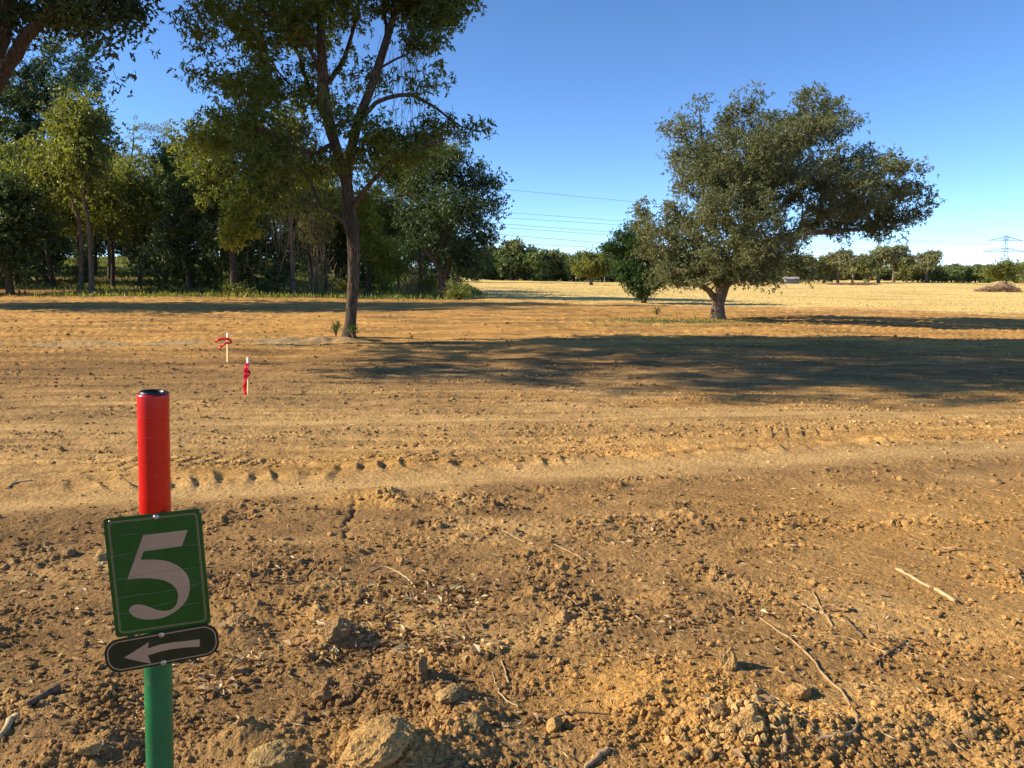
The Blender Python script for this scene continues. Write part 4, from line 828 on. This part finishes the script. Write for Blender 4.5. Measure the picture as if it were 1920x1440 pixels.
# ------------------------------------------------------------------ number post
YS = 1.62
def lathe(prof, seg=48, c=(0, 0)):
    a = np.arange(seg)*2*np.pi/seg; V_ = np.concatenate([np.column_stack([r*np.cos(a), r*np.sin(a), np.full(seg, z)]) for r, z in prof]); F_ = []
    for k in range(len(prof)-1):
        for j in range(seg): F_.append((k*seg+j, k*seg+(j+1) % seg, (k+1)*seg+(j+1) % seg, (k+1)*seg+j))
    return V_, F_
ptop = at_depth(287, 738, YS); pbot_dir = at_depth(300, 1440, YS)     # axis seen at two heights
axis = (ptop-pbot_dir)/np.linalg.norm(ptop-pbot_dir)
tb_ = (ptop[2])/axis[2]; pfoot = ptop-axis*tb_; Hh = tb_
foot = pfoot.copy(); foot[2] = 0
root = empty('number_post', foot); root.rotation_euler = Vector(axis).to_track_quat('Z', 'Y').to_euler()
tag(root, 'green post with red sleeve carrying a green number 5 sign and an arrow', 'sign post')
PAINT = flat('green_paint', (.010, .150, .050), .42, spec=.45, var=.25, scale=18, bmp=.25, bd=.002)
RED = flat('red_sleeve', (.62, .005, .003), .26, spec=.5, var=.06, scale=8)
BLK = flat('black_cap', (.012, .012, .012), .35, spec=.5)
PG = flat('sign_green', (.010, .085, .008), .38, spec=.35, var=.12, scale=14, bmp=.05, bd=.001)
PB = flat('sign_black', (.016, .026, .010), .38, spec=.35, var=.2, scale=14)
PW = flat('sign_cream', (.46, .30, .175), .55, spec=.3, var=.05, scale=20)
SCR = flat('scratch', (.16, .24, .12), .6, var=.3, scale=60)
MET = flat('bolt_metal', (.55, .52, .46), .32, metal=.9, var=.25, scale=120)
grime(PAINT, (.22, .20, .10), .56, .72, 22, .55); grime(RED, (.34, .10, .05), .60, .75, 16, .35); grime(PG, (.10, .12, .05), .52, .75, 12, .4); grime(PB, (.12, .10, .06), .55, .75, 14, .45); grime(PW, (.26, .19, .11), .5, .75, 15, .5)
rp = .0292; rs = .0318
prof = [(rp, -.35)]+[(rp*(1+.004*math.sin(k*1.7)), -.35+k*(Hh-.02+.35)/20) for k in range(1, 21)]
MB().add(*lathe(prof)).build('post', PAINT, root)
zs0 = Hh-.262; pr = [(rp, zs0), (rs*.985, zs0), (rs, zs0+.003)]
for k in range(1, 6):
    z = zs0+.262*k/6; pr += [(rs, z-.004), (rs, z-.0012), (rs*.994, z-.0004), (rs*1.006, z+.0003), (rs*1.005, z+.0012), (rs, z+.005)]
pr += [(rs, Hh-.004), (rs*.985, Hh), (rs*.86, Hh+.0005), (rs*.84, Hh-.004)]
MB().add(*lathe(pr)).build('red_sleeve', RED, root)
MB().add(*lathe([(rs*.84, Hh-.03), (rs*.84, Hh+.0035), (rs*.78, Hh+.006), (rs*.68, Hh+.005), (rs*.64, Hh-.02)])).build('top_cap', BLK, root)
MB().add(*lathe([(rs*.66, Hh-.02), (.0005, Hh-.021)])).build('cap_inside', BLK, root)
# sign plane
yaw = R(17); nrm = np.array([math.sin(yaw), -math.cos(yaw), 0.0]); ux = np.array([math.cos(yaw), math.sin(yaw), 0]); uz = np.cross(ux, nrm)*1.0
if uz[2] < 0: uz = -uz
axc = pfoot+axis*(Hh-.38); P0 = axc+nrm*(rp+.003)
Bi = np.array(root.rotation_euler.to_matrix()).T
def toloc(p): return (Bi@(np.asarray(p)-foot).T).T if np.ndim(p) == 1 else (np.asarray(p)-foot)@Bi.T
def onplane(px, py):
    d = ray(px, py); o_ = np.array([0, 0, EYE]); t = ((P0-o_)@nrm)/(d@nrm); q = o_+d*t-P0; return np.array([q@ux, q@uz])
def crop(x, y): return onplane(180+x/4.116, 930+y/4.116)
def slab(poly2, d0, d1, name, mat, parent, bev=0):
    poly2 = np.asarray(poly2); n = len(poly2)
    lift = lambda d: toloc(P0+poly2[:, 0:1]*ux+poly2[:, 1:2]*uz+nrm*d)
    me = bpy.data.meshes.new(name); v = np.vstack([lift(d0), lift(d1)]).tolist()
    A = 0.5*np.sum(poly2[:, 0]*np.roll(poly2[:, 1], -1)-np.roll(poly2[:, 0], -1)*poly2[:, 1])
    idx = list(range(n)) if A > 0 else list(range(n))[::-1]
    f = [tuple(i+n for i in idx), tuple(reversed(idx))]+[(idx[k], idx[(k+1) % n], idx[(k+1) % n]+n, idx[k]+n) for k in range(n)]
    me.from_pydata(v, [], f); me.update(); return link(name, me, mat, parent)
def rrect(cx, cy, w_, h_, r, rot, n=8):
    o_ = []
    for k, (sx, sy) in enumerate([(1, 1), (-1, 1), (-1, -1), (1, -1)]):
        for j in range(n+1):
            a = math.pi/2*(k+j/n); o_.append((sx*(w_/2-r)+r*math.cos(a), sy*(h_/2-r)+r*math.sin(a)))
    o_ = np.array(o_); c, s = math.cos(rot), math.sin(rot); return o_@np.array([[c, s], [-s, c]])+np.array([cx, cy])
def ring(outer, inner, d0, d1, name, mat, parent):
    n = len(outer); L_ = lambda p, d: toloc(P0+p[:, 0:1]*ux+p[:, 1:2]*uz+nrm*d)
    v = np.vstack([L_(outer, d1), L_(inner, d1), L_(outer, d0), L_(inner, d0)]).tolist(); f = []
    for k in range(n):
        j = (k+1) % n; f += [(k, j, n+j, n+k), (k, 2*n+k, 2*n+j, j), (n+k, n+j, 3*n+j, 3*n+k)]
    me = bpy.data.meshes.new(name); me.from_pydata(v, [], f); me.update(); return link(name, me, mat, parent)
C = [crop(76, 172), crop(835, 95), crop(862, 985), crop(133, 1098)]
cc = sum(C)/4; Wd = (np.linalg.norm(C[1]-C[0])+np.linalg.norm(C[2]-C[3]))/2; Hd = (np.linalg.norm(C[3]-C[0])+np.linalg.norm(C[2]-C[1]))/2
vv = (C[1]-C[0])+(C[2]-C[3]); rot = math.atan2(vv[1], vv[0])
print('SIGN', Wd, Hd, math.degrees(rot), cc)
plate = slab(rrect(cc[0], cc[1], Wd, Hd, .008, rot), -.0008, .0012, 'number_plate', PG, root)
ring(rrect(*cc, Wd-.016, Hd-.016, .009, rot), rrect(*cc, Wd-.0178, Hd-.0178, .0085, rot), .0011, .0015, 'border_line', PW, plate)
ring(rrect(*cc, Wd-.0215, Hd-.0215, .0075, rot), rrect(*cc, Wd-.0228, Hd-.0228, .0070, rot), .0011, .0015, 'border_line', PW, plate)
five = [(365,300),(708,260),(664,385),(368,425),(347,490),(420,488),(520,495),(600,520),(670,565),(710,620),(725,680),(720,740),(700,800),(660,850),(600,898),(520,935),(440,950),(360,948),(300,930),(268,905),(257,880),(268,855),(300,838),(345,836),(400,850),(460,873),(520,884),(570,878),(600,860),(622,830),(632,790),(632,750),(615,710),(585,680),(540,655),(480,640),(400,632),(320,634),(243,642)]
def sm(poly, keep):
    o_ = []; n = len(poly)
    for k in range(n):
        p0, p1, p2, p3 = [np.array(poly[(k+q) % n], float) for q in (-1, 0, 1, 2)]; o_.append(p1)
        if k in keep: continue
        if k-1 in keep or k in keep: p0 = p1
        if (k+1) in keep and (k+1) != k+2: p3 = p2 if (k+1) in keep else p3
        for f in (.33, .66): o_.append(.5*((2*p1)+(-p0+p2)*f+(2*p0-5*p1+4*p2-p3)*f*f+(-p0+3*p1-3*p2+p3)*f**3))
    return o_
slab([crop(*p) for p in sm(five, {0, 1, 2, 3, 4, 38})], .0011, .0016, 'numeral', PW, plate)
def tri_line(pts, w_, name, mat, parent, d0, d1):
    P2 = smooth_path([crop(*p) for p in pts], 14); t = np.gradient(P2, axis=0); t /= np.linalg.norm(t, axis=1)[:, None]; nn_ = np.column_stack([-t[:, 1], t[:, 0]])
    ww_ = w_*np.sin(np.linspace(.25, math.pi-.1, 14))[:, None]; return slab(np.vstack([P2+nn_*ww_, (P2-nn_*ww_)[::-1]]), d0, d1, name, mat, parent)
for pts in [[(92,470),(200,452),(330,420)],[(330,420),(520,392),(830,370)],[(100,660),(250,628),(380,602)],[(380,602),(600,570),(850,540)],[(110,800),(300,765),(480,742)],[(480,742),(700,700),(850,650)],[(115,905),(240,900),(390,868)],[(390,868),(520,830),(640,800)],[(640,855),(720,832),(820,818)],[(180,300),(280,292),(400,285)]]:
    tri_line(pts, .00042, 'scratch', SCR, plate, .0014, .00185)
def screw(cx, cy, r, parent, ringed=False, dz=0):
    c = crop(cx, cy); mb = MB(); prof = [(r*1.25, 0), (r*1.25, .0012), (r, .0016), (r*.85, .0034), (r*.5, .0046), (.0002, .005)] if not ringed else [(r*1.2, 0), (r*1.2, .0016), (r*.95, .0024), (r*.6, .0012), (r*.55, .0028), (.0002, .003)]
    V_, F_ = lathe(prof, 20); W_ = P0+c[0]*ux+c[1]*uz+nrm*(.0012+dz)+V_[:, 0:1]*ux+V_[:, 1:2]*uz+V_[:, 2:3]*nrm; mb.add(toloc(W_), F_); return mb.build('bolt', MET, parent)
screw(462, 160, .0052, plate); screw(106, 193, .0022, plate); screw(804, 118, .0022, plate)
C2 = [crop(70, 1112), crop(930, 972), crop(950, 1208), crop(92, 1378)]
c2 = sum(C2)/4; W2 = (np.linalg.norm(C2[1]-C2[0])+np.linalg.norm(C2[2]-C2[3]))/2+.004; H2 = (np.linalg.norm(C2[3]-C2[0])+np.linalg.norm(C2[2]-C2[1]))/2; vv = (C2[1]-C2[0])+(C2[2]-C2[3]); r2 = math.atan2(vv[1], vv[0])
ap = slab(rrect(*c2, W2, H2, H2*.40, r2, 12), .0026, .0046, 'arrow_plate', PB, root)
ring(rrect(*c2, W2-.0095, H2-.0095, H2*.36, r2, 12), rrect(*c2, W2-.0140, H2-.0140, H2*.33, r2, 12), .0045, .0049, 'border_line', PW, ap)
slab([crop(*p) for p in [(220,1240),(300,1190),(410,1120),(402,1168),(500,1138),(600,1120),(700,1110),(802,1098),(802,1155),(700,1160),(600,1172),(500,1192),(402,1222),(428,1285),(320,1265)]], .0045, .0050, 'arrow', PW, ap)
screw(508, 1063, .0050, ap, True, .0035); screw(524, 1276, .0050, ap, True, .0035)

# ------------------------------------------------------------------ survey stakes
WOODS = flat('stake_wood', (.74, .56, .25), .8, spec=.2, var=.15, scale=30); WHT = flat('white_paint', (.75, .74, .70), .6); PINK = leafmat('ribbon', (.55, .008, .04), (.72, .015, .07), None, 0, .3, 5, .4)
def box(mb, c, hx, hy, hz, rz=0, point=0):
    V_ = []; cs, sn = math.cos(rz), math.sin(rz)
    for z in (-hz, hz):
        for x, y in ((-hx, -hy), (hx, -hy), (hx, hy), (-hx, hy)):
            V_.append((c[0]+x*cs-y*sn, c[1]+x*sn+y*cs, c[2]+z))
    mb.add(np.array(V_), [(3, 2, 1, 0), (4, 5, 6, 7), (0, 1, 5, 4), (1, 2, 6, 5), (2, 3, 7, 6), (3, 0, 4, 7)]); return mb
def ribbon(pts, wv, mb, th_=.0015):
    P = smooth_path(pts, 16); t = np.gradient(P, axis=0); t /= np.linalg.norm(t, axis=1)[:, None]; V_ = []
    for k in range(16):
        s = np.cross(t[k], [0, 1, .3]); s /= np.linalg.norm(s)+1e-9; tw = .4*math.sin(k*.9); s = s*math.cos(tw)+np.array([0, 1, 0])*math.sin(tw); n_ = np.cross(s, t[k])
        V_ += [P[k]+s*wv, P[k]-s*wv, P[k]-s*wv+n_*th_, P[k]+s*wv+n_*th_]
    F_ = []
    for k in range(15):
        for j in range(4): F_.append((k*4+j, k*4+(j+1) % 4, k*4+4+(j+1) % 4, k*4+4+j))
    mb.add(np.array(V_), F_)
def stake(px, py, hpx, lean, wm, lab, ribs, rz):
    p = at_ground(px, py); p[2] = gz(p[0], p[1]); H_ = hpx/F*p[1]; o = empty('survey_stake', p); o.rotation_euler.y = lean
    box(MB(), (0, 0, H_*.43-.04), wm, wm*.5, H_*.43+.04, rz).build('stake', WOODS, o, False); box(MB(), (0, 0, H_*.93), wm, wm*.5, H_*.07, rz).build('painted_tip', WHT, o, False)
    for r_ in ribs:
        mb = MB(); ribbon([np.array(q)*H_ for q in r_[0]], r_[1], mb); mb.build('ribbon', PINK, o)
    tag(o, lab, 'stake')
stake(427, 680, 54, .05, .022, 'bare wooden survey stake with a loose pink ribbon blown to the left', [([(.1, -.06, .78), (-.1, -.08, .80), (-.3, -.06, .74), (-.42, -.05, .66)], .022), ([(.04, -.06, .68), (-.12, -.08, .58), (-.22, -.06, .5), (-.3, -.05, .42)], .018), ([(-.02, -.06, .76), (.1, -.08, .78), (.14, -.05, .68), (.04, -.06, .64)], .018)], -.75)
stake(465, 739, 72, .04, .017, 'survey stake wrapped in bright pink ribbon with a white painted top, nearer one', [([(.01, -.05, .85), (-.03, -.07, .7), (-.02, -.07, .52)], .026), ([(-.02, -.06, .56), (-.035, -.08, .4), (-.05, -.08, .2), (-.04, -.07, .02)], .024), ([(.0, -.06, .6), (.05, -.08, .66), (.06, -.06, .58), (-.01, -.06, .5)], .016), ([(.0, -.06, .55), (-.07, -.08, .52), (-.06, -.07, .46)], .014)], -.75)

# ------------------------------------------------------------------ steel tower and lines
STEEL = flat('steel', (.30, .34, .38), .5, spec=.4, var=.1); WIRE = flat('wire', (.09, .10, .12), .5); WIRED = flat('dark_wire', (.02, .02, .022), .6)
DT = 560.0; tp = at_depth(1880, 515, DT); tz = gz(tp[0], DT); tower = empty('steel_tower', (tp[0], DT, tz)); m = DT/F
def TZ(py): return EYE+(515-py)*m-tz
tag(tower, 'tall lattice steel power line tower rising behind the far trees at the right', 'power tower'); tower.rotation_euler.z = R(12)
body = MB(); tr_ = .16
lev = [(0, 5.2), (TZ(505), 3.6), (TZ(492), 3.0), (TZ(480), 2.2), (TZ(468), 1.7), (TZ(455), 1.5), (TZ(443), 1.4)]
cor = [[np.array([sx*w_/1.0*.5*1.3, sy*w_*.5*1.3, z]) for sx, sy in ((-1, -1), (1, -1), (1, 1), (-1, 1))] for z, w_ in lev]
for a in range(len(lev)-1):
    for c in range(4):
        d = (c+1) % 4; body.add(*tube([cor[a][c], cor[a+1][c]], tr_, 4)); body.add(*tube([cor[a][c], cor[a+1][d]], tr_*.65, 4)); body.add(*tube([cor[a][d], cor[a+1][c]], tr_*.65, 4)); body.add(*tube([cor[a+1][c], cor[a+1][d]], tr_*.65, 4))
body.build('lattice_body', STEEL, tower, False)
def arm(zb, zt, half):
    a = MB(); n = 9
    for s in (-1, 1):
        for y in (-.7, .7):
            lo = [np.array([s*half*k/n, y*(1-k/n), zb]) for k in range(n+1)]; hi = [np.array([s*half*k/n, y*(1-k/n), zt+(zb-zt)*k/n]) for k in range(n+1)]
            a.add(*tube([lo[0], lo[-1]], .13, 4)); a.add(*tube([hi[0], hi[-1]], .13, 4))
            for k in range(n): a.add(*tube([lo[k], hi[k]], .07, 4)); a.add(*tube([lo[k], hi[min(k+1, n)]], .07, 4))
    return a
arm(TZ(452.5), TZ(445), 14.5).build('cross_arm', STEEL, tower, False); arm(TZ(473), TZ(466), 18.5).build('cross_arm', STEEL, tower, False)
for x_i, zt in ((-14, 452), (14, 452), (-18, 473), (18, 473), (-7, 473), (7, 473)): MB().add(*tube([(x_i, 0, TZ(zt)), (x_i, 0, TZ(zt+6))], .16, 5)).build('insulator', STEEL, tower)
MB().add(*tube([(-6.5, 0, TZ(441)), (6.5, 0, TZ(441))], .09, 4)).add(*tube([(0, 0, TZ(443)), (0, 0, TZ(439.5))], .1, 4)).build('peak_bar', STEEL, tower)
def wire(p0, p1, sag, r, mat, lab, grp='power line wires'):
    p0 = np.array(p0, float); p1 = np.array(p1, float); t = np.linspace(0, 1, 40)[:, None]; P = p0+(p1-p0)*t; P[:, 2] -= (4*sag*t*(1-t))[:, 0]
    o = MB().add(*tube(P-p0, r, 5)).build('power_wire', mat); o.location = p0; tag(o, lab, 'wire', grp)
def WP(px, py, Y): return at_depth(px, py, Y)
wire(WP(560, 318, 250), WP(1872, 444, 558), 0, .055, WIRE, 'topmost single wire crossing from behind the wood to the peak of the steel tower')
for k, (ya, yb) in enumerate([(375, 457.5), (388, 458.5)]): wire(WP(640, ya, 255), WP(1856, yb, 556), 1.0, .055, WIRE, ['upper','lower'][k]+' wire of the pair running to the upper cross arm of the steel tower')
for k, (ya, yb) in enumerate([(396, 477), (404, 480)]): wire(WP(640, ya, 250), WP(1845, yb, 556), 1.5, .06, WIRE, ['upper','lower'][k]+' wire of the pair running to the lower cross arm of the steel tower')
wire(WP(700, 418, 110), WP(2300, 505, 210), 2.2, .028, WIRED, 'bold dark sagging cable crossing the gap left of the lone tree')
wire(WP(700, 443, 160), WP(1990, 483, 420), 2.0, .045, WIRE, 'faint low wire just under the bold dark cable')
wire(WP(1180, 486, 150), WP(2250, 543, 150), 1.3, .030, WIRED, 'low dark cable crossing in front of the far trees at the right')

# ------------------------------------------------------------------ brush pile, posts, shed
p = at_depth(1872, 545, 92); p[2] = gz(p[0], p[1]); BR = flat('dead_brush', (.24, .15, .11), .9, var=.3, scale=3)
pile = empty('brush_pile', p); tag(pile, 'low heap of cut reddish brown branches in the field below the steel tower', 'brush pile'); mb = MB(); mb2 = MB()
for k in range(520):
    x = random.uniform(-2.6, 2.2); hmax = 1.1*math.exp(-((x-.7)/1.1)**2)+.35*math.exp(-((x+1.2)/1.0)**2); z = random.uniform(0, hmax); L = random.uniform(.3, 1.1); d = np.array([random.gauss(0, 1), random.gauss(0, .8), random.gauss(0, .5)]); d /= np.linalg.norm(d)
    c = np.array([x, random.gauss(0, .5), z+.03]); P = smooth_path([c-d*L/2, c+np.array([0, 0, random.gauss(0, .06)]), c+d*L/2], 4); P[:, 2] = np.maximum(P[:, 2], 0); (mb if k % 5 else mb2).add(*tube(P, random.uniform(.012, .035), 4))
mb.build('branches', BR, pile); mb2.build('pale_branches', TWIG, pile)
p = at_depth(1600, 532, 150); p[2] = gz(p[0], p[1]); mb = MB()
for k in range(220):
    c = np.array([random.uniform(-5, 5), random.gauss(0, .5), random.uniform(0, .4)]); d = np.array([random.gauss(0, 1), random.gauss(0, .6), random.gauss(0, .3)]); d /= np.linalg.norm(d); mb.add(*tube([c-d*.5, c+d*.5], .03, 4))
o = mb.build('cut_branches', BR); o.location = p; tag(o, 'long low row of cut branches before the far trees right of the lone tree', 'brush pile')
for px, lab in ((1080, 'thin marker post in the far field with a white top'), (1133, 'short white marker post right of the small field tree')):
    p = at_depth(px, 532, 120); p[2] = gz(p[0], p[1]); o = empty('marker_post', p); MB().add(*tube([(0, 0, 0), (0, 0, .9)], .045, 6)).build('post', TWIGD if px == 1080 else WHT, o); MB().add(*tube([(0, 0, .9), (0, 0, 1.15)], .06, 6)).build('post_top', WHT, o); tag(o, lab, 'post')
p = at_depth(1484, 522, 180); p[2] = gz(p[0], p[1]); o = empty('white_shed', p); tag(o, 'small whitish shed glimpsed under the right boughs of the lone tree', 'shed')
o.scale = (.7, .7, .7); SH = flat('shed_wall', (.16, .17, .18), .7); box(MB(), (0, 0, .8), 2.2, 1.6, .8).build('wall', SH, o, False)
MB().add(np.array([(-2.4, -1.8, 1.6), (2.4, -1.8, 1.6), (2.4, 1.8, 1.6), (-2.4, 1.8, 1.6), (-2.4, 0, 2.3), (2.4, 0, 2.3)]), [(0, 1, 5, 4), (2, 3, 4, 5), (0, 4, 3), (1, 2, 5), (3, 2, 1, 0)]).build('roof', flat('shed_roof', (.35, .34, .34), .6), o, False)
box(MB(), (-.8, -1.63, .7), .45, .03, .7).build('door', flat('shed_door', (.16, .17, .18), .6), o, False)
p = at_depth(1402, 524, 170); p[2] = gz(p[0], p[1])
